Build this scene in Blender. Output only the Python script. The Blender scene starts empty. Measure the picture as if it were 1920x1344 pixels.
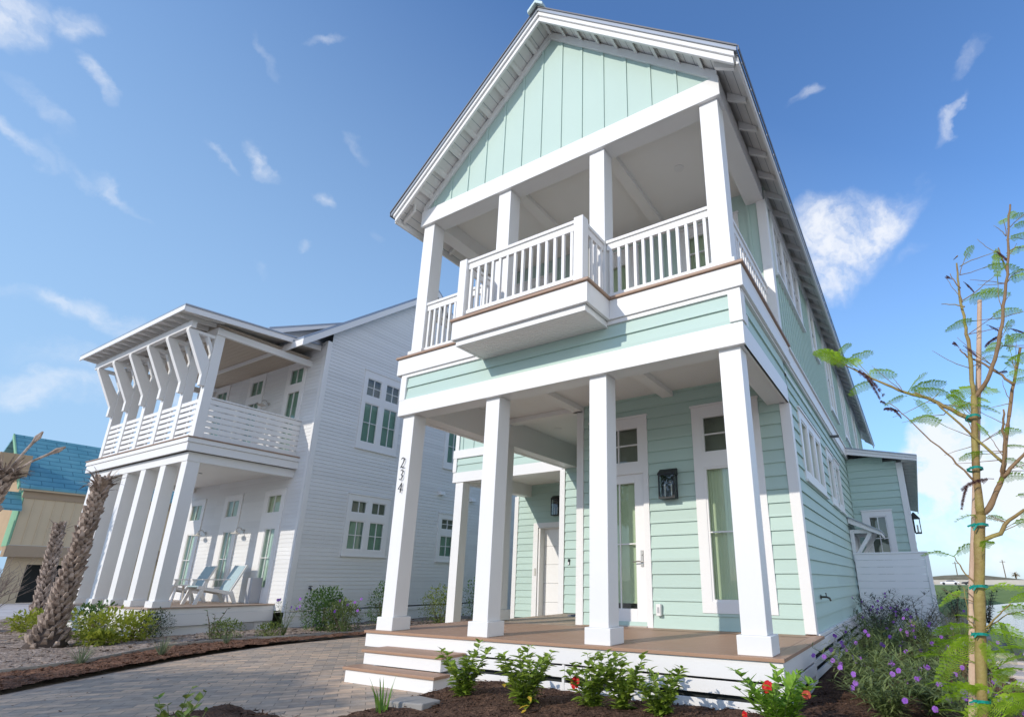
import bpy, math, random
from mathutils import Vector, Matrix
R = math.radians
S = bpy.context.scene
C = S.collection
# ------------------------------------------------------------------ camera
cam_d = bpy.data.cameras.new("camera"); cam = bpy.data.objects.new("camera", cam_d); C.objects.link(cam)
S.camera = cam
YAW, PITCH, ROLL = 0.533, 0.313, 0.001
cam.location = (1.355, -5.329, 0.633)
fw = Vector((-math.sin(YAW)*math.cos(PITCH), math.cos(YAW)*math.cos(PITCH), math.sin(PITCH)))
rt = Vector((math.cos(YAW), math.sin(YAW), 0)); upv = rt.cross(fw)
rt, upv = rt*math.cos(ROLL)+upv*math.sin(ROLL), upv*math.cos(ROLL)-rt*math.sin(ROLL)
cam.rotation_euler = Matrix((rt, upv, -fw)).transposed().to_euler()
cam_d.sensor_width = 36; cam_d.lens = 1004.93/1920*36
cam_d.shift_x = -143.26/1920; cam_d.shift_y = 89.6/1920
cam_d.clip_start = 0.05; cam_d.clip_end = 3000
# ------------------------------------------------------------------ light
sun_dir = Vector((-0.349, -1.0, 0.549)).normalized()          # towards the sun
sun_d = bpy.data.lights.new("sun", 'SUN'); sun = bpy.data.objects.new("sun", sun_d); C.objects.link(sun)
sun_d.energy = 2.02; sun_d.angle = R(0.55); sun_d.color = (1.0, 0.925, 0.82)
sun.rotation_euler = sun_dir.to_track_quat('Z', 'Y').to_euler(); sun.location = (-10, -30, 30)
W = bpy.data.worlds.new("World"); S.world = W; W.use_nodes = True
nt = W.node_tree; nt.nodes.clear()
def N(t, **k):
    n = nt.nodes.new(t)
    for a, b in k.items(): setattr(n, a, b)
    return n
L = lambda a, b: nt.links.new(a, b)
out = N('ShaderNodeOutputWorld'); bg = N('ShaderNodeBackground'); L(bg.outputs[0], out.inputs[0])
sky = N('ShaderNodeTexSky', sky_type='NISHITA'); sky.sun_disc = False
sky.sun_elevation = math.asin(sun_dir.z); sky.sun_rotation = math.atan2(sun_dir.x, sun_dir.y)
sky.air_density = 1.15; sky.dust_density = 0.4; sky.ozone_density = 8.0; sky.altitude = 0
bg.inputs[1].default_value = 0.15
S.view_settings.view_transform = 'Standard'; S.view_settings.look = 'None'
S.view_settings.exposure = 0.64; S.view_settings.gamma = 1.0
def vmath(op, a, b=None, s=None):
    n = N('ShaderNodeVectorMath', operation=op)
    for i, x in enumerate((a, b)):
        if x is None: continue
        if isinstance(x, (tuple, Vector)): n.inputs[i].default_value = tuple(x)
        else: L(x, n.inputs[i])
    if s is not None: n.inputs['Scale'].default_value = s
    return n
def smath(op, a, b=0.0, clamp=False):
    n = N('ShaderNodeMath', operation=op, use_clamp=clamp)
    for i, x in enumerate((a, b)):
        if isinstance(x, (int, float)): n.inputs[i].default_value = x
        else: L(x, n.inputs[i])
    return n.outputs[0]
tc = N('ShaderNodeTexCoord'); dirv = vmath('NORMALIZE', tc.outputs['Generated']).outputs[0]
warp = N('ShaderNodeTexNoise'); L(dirv, warp.inputs['Vector']); warp.inputs['Scale'].default_value = 5.0; warp.inputs['Detail'].default_value = 9; warp.inputs['Roughness'].default_value = 0.57
w0 = vmath('SUBTRACT', warp.outputs['Color'], (0.5, 0.5, 0.5)); w1 = vmath('SCALE', w0.outputs[0], None, 0.20)
dw = vmath('ADD', dirv, w1.outputs[0]).outputs[0]
fine = N('ShaderNodeTexNoise'); L(dw, fine.inputs['Vector']); fine.inputs['Scale'].default_value = 20; fine.inputs['Detail'].default_value = 8; fine.inputs['Roughness'].default_value = 0.6
# clouds: direction, tilt of the long axis, half sizes (radians), density
CLOUDS = [
 ((-0.030,0.855,0.518), .25, .135, .085, 1.15), ((0.030,0.848,0.528), .3, .095, .060, 1.1), ((0.066,0.838,0.545), .6, .050, .022, .55), ((-0.045,0.885,0.470), .3, .080, .050, .9),
 (( 0.062,0.985,0.165), 1.3, .115, .062, 1.7), ((0.140,0.975,0.130), 1.2, .14, .10, 1.5), ((0.09,0.993,0.06), .1, .14, .04, .7),
 ((-0.800,0.050,0.600), .8, .070, .045, .72), ((-0.768,0.105,0.630), 1.1, .045, .022, .5),
 ((-0.798,0.146,0.584), -.85, .042, .013, .55), ((-0.848,0.183,0.498), -.25, .060, .013, .52), ((-0.738,0.310,0.599), -.85, .045, .017, .55), ((-0.764,0.270,0.580), -.3, .040, .010, .45),
 ((-0.724,0.393,0.567), -.9, .022, .016, .60), ((-0.864,0.103,0.492), .1, .060, .016, .45), ((-0.842,0.103,0.530), -.2, .05, .012, .35),
 ((-0.604,0.290,0.742), .2, .028, .012, .45), ((-0.663,0.256,0.704), -.6, .036, .010, .32), ((-0.651,0.382,0.656), -.6, .028, .014, .38),
 ((-0.917,0.220,0.333), -.15, .09, .022, .52), ((-0.951,0.208,0.229), -.1, .15, .030, .50), ((-0.92,0.30,0.26), -.1, .16, .03, .5),
 ((-0.051,0.721,0.691), .2, .032, .014, .45), ((0.133,0.777,0.615), .9, .036, .012, .5), ((0.149,0.733,0.664), .5, .034, .015, .38), ((0.095,0.874,0.477), .2, .030, .018, .32),
 ((0.95,0.10,0.28), 0, .75, .34, .95), ((0.80,-0.55,0.30), 0, .8, .36, .95), ((0.30,-0.85,0.30), 0, .5, .22, .8), ((0.55,0.0,0.83), .4, .55, .36, .75),  # broad cloud banks added out of view to fill the shade
 ((-0.69,0.48,0.54), -.3, .020, .012, .35), ((-0.77,0.42,0.48), -.3, .022, .014, .38), ((-0.82,0.36,0.44), -.3, .020, .012, .3),
]
acc = None
for d, tilt, a, b, dens in CLOUDS:
    d = Vector(d).normalized(); e1 = Vector((d.y, -d.x, 0)).normalized(); e2 = e1.cross(d)
    e1, e2 = e1*math.cos(tilt)+e2*math.sin(tilt), e2*math.cos(tilt)-e1*math.sin(tilt)
    x = smath('DIVIDE', vmath('DOT_PRODUCT', dw, e1).outputs['Value'], a)
    y = smath('DIVIDE', vmath('DOT_PRODUCT', dw, e2).outputs['Value'], b)
    x = smath('POWER', smath('ABSOLUTE', x), 2.0); y = smath('POWER', smath('ABSOLUTE', y), 2.0)
    m = smath('SUBTRACT', 1.0, smath('ADD', x, y), clamp=True)
    front = smath('GREATER_THAN', vmath('DOT_PRODUCT', dirv, d).outputs['Value'], 0.3)
    m = smath('MULTIPLY', smath('MULTIPLY', m, dens), front)
    acc = m if acc is None else smath('MAXIMUM', acc, m)
fr = N('ShaderNodeMapRange'); L(fine.outputs['Fac'], fr.inputs[0]); fr.inputs[1].default_value = .25; fr.inputs[2].default_value = .75; fr.inputs[3].default_value = .12; fr.inputs[4].default_value = 1.15
cl = smath('MULTIPLY', acc, fr.outputs[0])
cr = N('ShaderNodeMapRange', interpolation_type='SMOOTHSTEP'); L(cl, cr.inputs[0]); cr.inputs[1].default_value = 0.0; cr.inputs[2].default_value = .95; cr.inputs[3].default_value = 0; cr.inputs[4].default_value = .90
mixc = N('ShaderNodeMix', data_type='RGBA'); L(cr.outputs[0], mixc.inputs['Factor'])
sxyz = N('ShaderNodeSeparateXYZ'); L(dirv, sxyz.inputs[0])       # thin high haze, denser low down and towards the sun's side
veil = smath('ADD', smath('MULTIPLY', sxyz.outputs['Z'], -.9), smath('MULTIPLY', sxyz.outputs['X'], -.45))
veil = smath('MINIMUM', smath('ADD', veil, .58, clamp=True), .93)
mixv = N('ShaderNodeMix', data_type='RGBA'); L(veil, mixv.inputs['Factor']); L(sky.outputs[0], mixv.inputs['A']); mixv.inputs['B'].default_value = (1.80, 2.75, 3.85, 1)
L(mixv.outputs['Result'], mixc.inputs['A'])
unseen_fill = smath('MULTIPLY', vmath('DOT_PRODUCT', dirv, (0.75, -0.66, 0.0)).outputs['Value'], 1.3, clamp=True)   # added clouds on the unseen right and rear, brightened as fill light
mixb = N('ShaderNodeMix', data_type='RGBA'); L(unseen_fill, mixb.inputs['Factor']); mixb.inputs['A'].default_value = (4.1, 4.2, 4.4, 1); mixb.inputs['B'].default_value = (9.8, 9.0, 8.0, 1)
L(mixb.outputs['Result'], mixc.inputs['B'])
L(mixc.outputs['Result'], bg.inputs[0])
# ------------------------------------------------------------------ materials
MATS = {}
def mat(name, col, rough=.6, var=.06, scale=3.0, bump=0.0, bscale=40., spec=.3, metal=0.0, col2=None, stretch=None, transl=0.0):
    if name in MATS: return MATS[name]
    m = bpy.data.materials.new(name); m.use_nodes = True; t = m.node_tree
    p = t.nodes['Principled BSDF']; p.inputs['Roughness'].default_value = rough; p.inputs['Metallic'].default_value = metal
    p.inputs['Specular IOR Level'].default_value = spec
    tcn = t.nodes.new('ShaderNodeTexCoord'); src = tcn.outputs['Object']
    if stretch:
        mp = t.nodes.new('ShaderNodeMapping'); mp.inputs['Scale'].default_value = stretch; t.links.new(src, mp.inputs[0]); src = mp.outputs[0]
    nz = t.nodes.new('ShaderNodeTexNoise'); nz.inputs['Scale'].default_value = scale; nz.inputs['Detail'].default_value = 6; t.links.new(src, nz.inputs['Vector'])
    cr_ = t.nodes.new('ShaderNodeMix'); cr_.data_type = 'RGBA'; t.links.new(nz.outputs['Fac'], cr_.inputs['Factor'])
    c2 = col2 or tuple(min(1, c*(1+var)) for c in col); c1 = col if col2 else tuple(c*(1-var) for c in col)
    cr_.inputs['A'].default_value = (*c1, 1); cr_.inputs['B'].default_value = (*c2, 1)
    if col2:
        rmp = t.nodes.new('ShaderNodeMapRange'); rmp.inputs[1].default_value = .35; rmp.inputs[2].default_value = .65
        t.links.new(nz.outputs['Fac'], rmp.inputs[0]); t.links.new(rmp.outputs[0], cr_.inputs['Factor'])
    t.links.new(cr_.outputs['Result'], p.inputs['Base Color'])
    if bump:
        n2 = t.nodes.new('ShaderNodeTexNoise'); n2.inputs['Scale'].default_value = bscale; n2.inputs['Detail'].default_value = 5; t.links.new(src, n2.inputs['Vector'])
        bp = t.nodes.new('ShaderNodeBump'); bp.inputs['Strength'].default_value = bump; bp.inputs['Distance'].default_value = .02
        t.links.new(n2.outputs['Fac'], bp.inputs['Height']); t.links.new(bp.outputs[0], p.inputs['Normal'])
    if transl:
        tr = t.nodes.new('ShaderNodeBsdfTranslucent'); ms = t.nodes.new('ShaderNodeMixShader'); ms.inputs[0].default_value = transl
        t.links.new(cr_.outputs['Result'], tr.inputs[0]); t.links.new(p.outputs[0], ms.inputs[1]); t.links.new(tr.outputs[0], ms.inputs[2])
        t.links.new(ms.outputs[0], t.nodes['Material Output'].inputs[0])
    if 'siding' in name:                 # every course a touch lighter or darker, faint weathering
        sp = t.nodes.new('ShaderNodeSeparateXYZ'); t.links.new(tcn.outputs['Object'], sp.inputs[0]); dv = t.nodes.new('ShaderNodeMath'); dv.operation = 'DIVIDE'; dv.inputs[1].default_value = .1785; t.links.new(sp.outputs['Z'], dv.inputs[0])
        fl = t.nodes.new('ShaderNodeMath'); fl.operation = 'FLOOR'; t.links.new(dv.outputs[0], fl.inputs[0]); ad = t.nodes.new('ShaderNodeMath'); ad.operation = 'ADD'; t.links.new(sp.outputs['X'], ad.inputs[0]); t.links.new(sp.outputs['Y'], ad.inputs[1])
        d2 = t.nodes.new('ShaderNodeMath'); d2.operation = 'MULTIPLY_ADD'; d2.inputs[1].default_value = .28; t.links.new(ad.outputs[0], d2.inputs[0]); t.links.new(fl.outputs[0], d2.inputs[2]) ; f2 = t.nodes.new('ShaderNodeMath'); f2.operation = 'FLOOR'; t.links.new(d2.outputs[0], f2.inputs[0])
        cb = t.nodes.new('ShaderNodeCombineXYZ'); t.links.new(fl.outputs[0], cb.inputs[0]); t.links.new(f2.outputs[0], cb.inputs[1]); wn = t.nodes.new('ShaderNodeTexWhiteNoise'); t.links.new(cb.outputs[0], wn.inputs['Vector'])
        mr = t.nodes.new('ShaderNodeMapRange'); mr.inputs[3].default_value = .955; mr.inputs[4].default_value = 1.03; t.links.new(wn.outputs['Value'], mr.inputs[0]); vs = t.nodes.new('ShaderNodeVectorMath'); vs.operation = 'SCALE'
        t.links.new(cr_.outputs['Result'], vs.inputs[0]); t.links.new(mr.outputs[0], vs.inputs['Scale']); t.links.new(vs.outputs[0], p.inputs['Base Color'])
    MATS[name] = m; return m
WHITE = mat('white_paint', (.765, .755, .735), .45, .025, 2.5, .05, 60)
WHITE2 = mat('white_trim', (.775, .765, .75), .4, .02, 2)
CEIL = mat('ceiling_paint', (.82, .805, .775), .6, .02, 2)
SOFFIT = mat('soffit_paint', (.74, .725, .70), .6, .03, 3)
MINT = mat('mint_siding', (.445, .575, .512), .55, .035, 1.3, .08, 50, stretch=(1, 1, 3))
MINT2 = mat('mint_panel', (.455, .582, .520), .55, .03, 1.2, .05, 50)
PALE = mat('pale_siding', (.71, .71, .70), .55, .03, 1.2, .06, 50)
DECK = mat('deck_board', (.37, .225, .145), .5, .12, 4, .10, 60, stretch=(.3, 4, 4))
DECK2 = mat('deck_edge', (.34, .225, .16), .5, .10, 5)
NDECK = mat('pale_deck', (.40, .30, .23), .55, .10, 4)
METAL = mat('roof_metal', (.33, .36, .40), .35, .06, 2, metal=.6)
DARKMETAL = mat('drip_edge', (.16, .155, .155), .4, .05, 4, metal=.4)
BLACK = mat('black_metal', (.022, .022, .024), .4, .1, 8)
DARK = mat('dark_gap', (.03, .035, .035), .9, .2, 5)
NICKEL = mat('nickel', (.55, .52, .48), .3, .05, 8, metal=.9)
BLIND = mat('window_shade', (.63, .68, .50), .8, .05, 3)
BLIND2 = mat('shutter_green', (.30, .50, .42), .7, .06, 3)
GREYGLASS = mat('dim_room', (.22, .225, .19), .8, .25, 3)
DOORWHITE = mat('door_white', (.80, .79, .775), .4, .02, 2)
CONC = mat('concrete', (.46, .45, .44), .85, .14, 3, .2, 30)
def glass_mat(name, tint):
    m = bpy.data.materials.new(name); m.use_nodes = True; t = m.node_tree; t.nodes.clear()
    o = t.nodes.new('ShaderNodeOutputMaterial'); mx = t.nodes.new('ShaderNodeMixShader'); lw = t.nodes.new('ShaderNodeLayerWeight'); lw.inputs[0].default_value = .5; pw = t.nodes.new('ShaderNodeMath'); pw.operation = 'POWER'; pw.inputs[1].default_value = 4.0; fz = t.nodes.new('ShaderNodeMath'); fz.operation = 'MULTIPLY_ADD'; fz.inputs[1].default_value = .85; fz.inputs[2].default_value = .10
    tr = t.nodes.new('ShaderNodeBsdfTransparent'); tr.inputs[0].default_value = (*tint, 1); gl = t.nodes.new('ShaderNodeBsdfGlossy'); gl.inputs['Roughness'].default_value = .015
    t.links.new(lw.outputs['Facing'], pw.inputs[0]); t.links.new(pw.outputs[0], fz.inputs[0]); t.links.new(fz.outputs[0], mx.inputs[0]); t.links.new(tr.outputs[0], mx.inputs[1]); t.links.new(gl.outputs[0], mx.inputs[2]); t.links.new(mx.outputs[0], o.inputs[0])
    return m
GLASS = glass_mat('window_glass', (.80, .87, .81)); LGLASS = glass_mat('lantern_glass', (.80, .84, .86))
# ------------------------------------------------------------------ mesh builder
def wloc(o):
    v = Vector((0, 0, 0))
    while o is not None: v = v + o.location; o = o.parent
    return v
class Front:      # wall facing -Y at y=Y : (u, v, n) -> (u, Y-n, v)
    def __init__(s, Y): s.Y = Y
    def __call__(s, u, v, n): return (u, s.Y-n, v)
class Side:       # wall facing +X at x=X : (u, v, n) -> (X+n, u, v)
    def __init__(s, X): s.X = X
    def __call__(s, u, v, n): return (s.X+n, u, v)
class MB:
    def __init__(s): s.v = []; s.f = []
    def box(s, x0, x1, y0, y1, z0, z1, pl=None):
        b = len(s.v)
        for z in (z0, z1):
            for (x, y) in ((x0, y0), (x1, y0), (x1, y1), (x0, y1)):
                s.v.append((x, y, z) if pl is None else pl(x, y, z))
        flip = False
        for q in ((3,2,1,0), (4,5,6,7), (0,1,5,4), (1,2,6,5), (2,3,7,6), (3,0,4,7)):
            q = tuple(b+i for i in q); s.f.append(q[::-1] if flip else q)
        return s
    def face(s, pts):
        b = len(s.v); s.v += [tuple(p) for p in pts]; s.f.append(tuple(range(b, b+len(pts)))); return s
    def prism(s, pts, off):        # closed polygon of 3D points extruded by a vector
        b = len(s.v); n = len(pts); off = Vector(off)
        s.v += [tuple(p) for p in pts] + [tuple(Vector(p)+off) for p in pts]
        s.f.append(tuple(range(b+n-1, b-1, -1))); s.f.append(tuple(range(b+n, b+2*n)))
        for i in range(n):
            j = (i+1) % n; s.f.append((b+i, b+j, b+n+j, b+n+i))
        return s
    def beam(s, p, q, w, h, up=(0, 0, 1)):      # rectangular bar from p to q
        p, q = Vector(p), Vector(q); d = (q-p).normalized(); a = d.cross(Vector(up))
        if a.length < 1e-4: a = d.cross(Vector((1, 0, 0)))
        a = a.normalized()*w/2; c = a.cross(d).normalized()*h/2
        return s.prism([p-a-c, p+a-c, p+a+c, p-a+c], q-p)
    def tube(s, path, rad, n=8, cap=True):
        path = [Vector(p) for p in path]; b = len(s.v); m = len(path)
        if not isinstance(rad, (list, tuple)): rad = [rad]*m
        ref = Vector((.31, .17, .93))
        for i, p in enumerate(path):
            d = (path[min(i+1, m-1)]-path[max(i-1, 0)])
            d = d.normalized() if d.length > 1e-9 else Vector((0, 0, 1))
            a = d.cross(ref)
            if a.length < .05: a = d.cross(Vector((1, 0, 0)))
            a.normalize(); c = d.cross(a)
            for k in range(n):
                t = 2*math.pi*k/n; s.v.append(tuple(p+(a*math.cos(t)+c*math.sin(t))*rad[i]))
        for i in range(m-1):
            for k in range(n):
                k2 = (k+1) % n; s.f.append((b+i*n+k, b+i*n+k2, b+(i+1)*n+k2, b+(i+1)*n+k))
        if cap:
            s.f.append(tuple(b+k for k in range(n))[::-1]); s.f.append(tuple(b+(m-1)*n+k for k in range(n)))
        return s
    def build(s, name, m, parent=None, bevel=0, smooth=False, kind=None, label=None):
        me = bpy.data.meshes.new(name); o = bpy.data.objects.new(name, me)
        w = wloc(parent) if parent is not None else Vector((0, 0, 0))
        me.from_pydata([(x-w.x, y-w.y, z-w.z) for x, y, z in s.v], [], s.f); me.update()
        ms = m if isinstance(m, (list, tuple)) else [m]
        for k in ms: me.materials.append(k)
        if smooth:
            for p in me.polygons: p.use_smooth = True
        C.objects.link(o)
        if parent is not None: o.parent = parent
        if bevel:
            bv = o.modifiers.new('bevel', 'BEVEL'); bv.width = bevel; bv.segments = 2; bv.limit_method = 'ANGLE'; bv.angle_limit = R(50)
        if kind: o['kind'] = kind
        if label: o['label'] = label
        return o
def thing(name, label, cat, loc=(0, 0, 0), group=None):
    o = bpy.data.objects.new(name, None); C.objects.link(o); o.location = loc; o['label'] = label; o['category'] = cat
    o.empty_display_size = .2
    if group: o['group'] = group
    return o
def tag(o, label, cat, group=None):
    o['label'] = label; o['category'] = cat
    if group: o['group'] = group
    return o
def box(name, m, parent, *a, pl=None, bevel=0): return MB().box(*a, pl=pl).build(name, m, parent, bevel)
def lap(mb, pl, u0, u1, v0, v1, course, holes=(), span=None, th=.026, base=None):
    """overlapping boards on a wall plane, cut round the holes (a0,a1,b0,b1)"""
    base = v0 if base is None else base
    k = math.floor((v0-base)/course+1e-6)
    while base+k*course < v1-1e-6:
        c0, c1 = base+k*course, base+(k+1)*course; k += 1
        cuts = sorted({max(c0, v0), min(c1, v1)} | {b for h in holes for b in (h[2], h[3]) if max(c0, v0) < b < min(c1, v1)})
        for z0, z1 in zip(cuts, cuts[1:]):
            zm = (z0+z1)/2; a, b = (u0, u1) if span is None else span(zm)
            iv = [(a, b)]
            for h in holes:
                if h[2] < zm < h[3]:
                    nv = []
                    for p, q in iv:
                        if h[1] <= p or h[0] >= q: nv.append((p, q)); continue
                        if h[0] > p: nv.append((p, h[0]))
                        if h[1] < q: nv.append((h[1], q))
                    iv = nv
            f0, f1 = (z0-c0)/course, (z1-c0)/course
            n0, n1 = th*(1-f0)+.004*f0, th*(1-f1)+.004*f1
            for p, q in iv:
                if q-p < 1e-4: continue
                quad = [pl(p, z0, n0), pl(q, z0, n0), pl(q, z1, n1), pl(p, z1, n1)]
                mb.face(quad)
                if abs(z0-c0) < 1e-6: mb.face([pl(p, z0, .004), pl(q, z0, .004), pl(q, z0, n0), pl(p, z0, n0)])
def window(parent, pl, trim, lights, name='window', tw=.13, n=.034, blind=None, pane=None, sash=.028, sill=0):
    """trim=(u0,u1,v0,v1); lights: (u0,u1,v0,v1,cols,rows,blind material) glass openings"""
    u0, u1, v0, v1 = trim
    us = sorted({u0, u1} | {l[0] for l in lights} | {l[1] for l in lights}); vs = sorted({v0, v1} | {l[2] for l in lights} | {l[3] for l in lights})
    mb = MB()
    for a, b in zip(us, us[1:]):                 # trim board grid with the openings left out, merged in columns
        run = None
        for c, d in zip(vs, vs[1:]):
            um, vm = (a+b)/2, (c+d)/2
            inside = any(l[0] < um < l[1] and l[2] < vm < l[3] for l in lights)
            if not inside: run = (run[0], d) if run else (c, d)
            if inside and run: mb.box(a, b, run[0], run[1], -.03, n, pl=pl); run = None
        if run: mb.box(a, b, run[0], run[1], -.03, n, pl=pl)
    mb.box(u0-.015, u1+.015, v1, v1+.03, -.01, n+.02, pl=pl)
    if sill: mb.box(u0-.02, u1+.02, v0-.035, v0, -.01, n+.03, pl=pl)
    w = mb.build(name, WHITE2, parent)
    fr = MB(); gl = MB(); bd = {}
    for (a, b, c, d, nc, nr, bm) in lights:
        s = sash
        fr.box(a, a+s, c, d, -.028, n-.010, pl=pl); fr.box(b-s, b, c, d, -.028, n-.010, pl=pl)
        fr.box(a+s, b-s, c, c+s, -.028, n-.010, pl=pl); fr.box(a+s, b-s, d-s, d, -.028, n-.010, pl=pl)
        for i in range(1, nc): x = a+(b-a)*i/nc; fr.box(x-.009, x+.009, c+s, d-s, -.022, n-.016, pl=pl)
        for i in range(1, nr): y = c+(d-c)*i/nr; fr.box(a+s, b-s, y-.009, y+.009, -.021, n-.0165, pl=pl)
        gl.face([pl(a+s, c+s, -.004), pl(b-s, c+s, -.004), pl(b-s, d-s, -.004), pl(a+s, d-s, -.004)])
        B = bd.setdefault(bm.name, (bm, MB()))[1]
        if 'shutter' in bm.name:                 # tilted slats
            y = c; st = .055
            while y < d: B.face([pl(a, y, -.085), pl(b, y, -.085), pl(b, min(y+st, d), -.055), pl(a, min(y+st, d), -.055)]); y += st
            B.box(a-.01, b+.01, c-.02, d+.02, -.11, -.095, pl=pl)
        elif 'shade' in bm.name:                 # cellular shade: fine upright ribs
            k = max(4, int((b-a)/.02)); xs = [a-.01+(b-a+.02)*i/k for i in range(k+1)]
            for i in range(k): B.face([pl(xs[i], c-.01, -.07-.005*(i % 2)), pl(xs[i+1], c-.01, -.07-.005*((i+1) % 2)), pl(xs[i+1], d+.01, -.07-.005*((i+1) % 2)), pl(xs[i], d+.01, -.07-.005*(i % 2))])
        else: B.box(a-.03, b+.03, c-.03, d+.03, -.16, -.15, pl=pl)
        # reveal
        for q in ((a-.002, c, a-.002, d), (b+.002, d, b+.002, c), (a, d+.002, b, d+.002), (b, c-.002, a, c-.002)):
            B.face([pl(q[0], q[1], -.03), pl(q[2], q[3], -.03), pl(q[2], q[3], -.16), pl(q[0], q[1], -.16)])
    fr.build('frame', WHITE2, w); gl.build('pane', pane or GLASS, w)
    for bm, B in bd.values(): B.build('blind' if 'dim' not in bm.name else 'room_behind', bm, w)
    return w
hole = lambda t, e=.05: (t[0]+e, t[1]-e, t[2]+e, t[3]-e)
# ================================================================== GREEN HOUSE
GH = thing('house', 'tall mint green house with white columns, a projecting balcony and a steep gable', 'house', (-2.4, 4.0, -0.5))
XS = [-4.816, -3.206, -1.592, 0.0]; WY = 2.1; XR = .160; XL = -5.0; XC = -2.408
# ---- porch deck and skirt
mb = MB()
y = -.215
mb.box(-5.105, .262, -.225, -.085, -.03, 0.0)                        # nosing board along the front
while y < 1.75: 
    y2 = y+.135
    if y2 > -.08: mb.box(-4.965, .120, max(y, -.08), y2-.005, -.03, -.001)
    y = y2
mb.box(-5.105, -4.970, -.080, 1.9, -.03, 0.0); mb.box(.125, .262, -.080, WY-.01, -.03, 0.0)
mb.box(-3.1, .12, 1.76, WY-.005, -.03, -.001)
mb.build('deck', DECK, GH, .004)
mb = MB(); mb.box(-4.97, -3.1, 1.76, 4.44, -.10, -.012); PAVE_LANDING = mb
for nm, z0, z1, yy in (('fascia_board', -.195, -.031, -.20), ('skirt_board', -.323, -.215, -.19), ('skirt_board', -.488, -.370, -.19)):
    box(nm, WHITE, GH, -5.09 if nm[0] == 'f' else -4.6, .245, yy, yy+.022, z0, z1, bevel=.003)
for z0, z1, nm in ((-.195, -.031, 'fascia_board'), (-.323, -.215, 'skirt_board'), (-.44, -.370, 'skirt_board')):
    box(nm, WHITE, GH, .223, .245, -.177, 1.36, z0, z1, bevel=.003)
for (ya, yb) in ((1.48, 3.2), (3.32, 4.9), (5.02, 6.6), (6.72, 7.88)):
    for z0, z1 in ((-.155, -.04), (-.275, -.205), (-.40, -.325)):
        box('skirt_board', WHITE, GH, .200, .222, ya, yb, z0, z1, bevel=.003)
for yy in (1.42, 3.26, 4.96, 6.66): box('skirt_post', WHITE, GH, .195, .235, yy-.06, yy+.06, -.52, -.035, bevel=.003)
box('skirt_post', WHITE, GH, -1.99, -1.96, -.195, -.170, -.49, -.2, bevel=.002)
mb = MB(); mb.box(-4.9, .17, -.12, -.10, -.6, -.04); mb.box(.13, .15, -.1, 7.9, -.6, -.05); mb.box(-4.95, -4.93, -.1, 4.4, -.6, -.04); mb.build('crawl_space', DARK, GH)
box('water_table', WHITE, GH, .165, .215, WY+.01, 7.89, -.032, .012, bevel=.004)
# ---- steps
for (x0, x1, yf, zt, zb) in ((-4.64, -3.30, -.60, -.17, -.33), (-4.66, -3.17, -.82, -.335, -.5)):
    st = MB().box(x0+.03, x1-.03, yf+.025, -.215, zb, zt-.032).build('step', WHITE, GH, .003)
    MB().box(x0, x1, yf, -.212 if zt > -.2 else -.58, zt-.030, zt).build('tread', DECK, st, .006)
# ---- columns
def column(x, y, z0, z1, half, bh, bz, parent, m=WHITE):
    c = MB().box(x-half, x+half, y-half, y+half, z0+bz, z1).build('column', m, parent, .006)
    if bz: MB().box(x-bh, x+bh, y-bh, y+bh, z0, z0+bz).build('column_base', m, c, .006)
    return c
cols = [column(x, 0, 0, 2.96, .116, .153, .165, GH) for x in XS]
column(-4.80, 2.12, 0.0, 2.96, .116, .150, .165, GH)
# ---- lower beams, band, ceilings
box('beam', WHITE, GH, XL, .180, -.177, -.115, 2.95, 3.2, bevel=.005)
mb = MB(); mb.box(XL+.01, .17, -.113, .125, 2.962, 3.425)
mb.box(-.115, .115, .127, WY-.004, 2.962, 3.424); mb.box(.117, .178, -.113, WY-.003, 2.950, 3.2)
mb.box(-4.93, -4.69, .127, 4.45, 2.962, 3.424); mb.box(XL, -4.932, -.113, 4.45, 2.950, 3.2)
mb.build('beam', WHITE2, GH, .004)
for x in (XS[1], XS[2]): box('ceiling_beam', CEIL, GH, x-.09, x+.09, .127, WY-.002, 3.335, 3.424, bevel=.004)
box('ceiling_beam', CEIL, GH, -4.68, -3.11, 2.02, 2.20, 3.335, 3.4245, bevel=.004)
mb = MB().box(XL, .16, -.10, 4.45, 3.426, 3.46); mb.build('ceiling', CEIL, GH)
pl = Front(-.135)
mb = MB(); lap(mb, pl, XL+.02, .165, 3.2, 3.575, .1875); mb.build('front_band', MINT, GH)
mb = MB(); lap(mb, Side(.150), -.13, WY, 3.2, 3.575, .1875); lap(mb, Side(.150), -.13, WY, 2.95, 2.96, .18); mb.build('side_band', MINT, GH)
box('frieze_board', WHITE, GH, XL-.01, .18, -.170, -.136, 3.555, 3.607, bevel=.003)
box('frieze_board', WHITE, GH, .151, .19, -.134, 9.0, 3.575, 3.607, bevel=.003)
box('corner_block', WHITE, GH, .045, .185, -.180, -.137, 3.215, 3.554, bevel=.004); box('corner_block', WHITE, GH, .152, .19, -.136, -.03, 3.215, 3.57, bevel=.004)
box('corner_block', WHITE, GH, XL-.005, XL+.115, -.180, -.137, 3.19, 3.554, bevel=.004)
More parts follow.
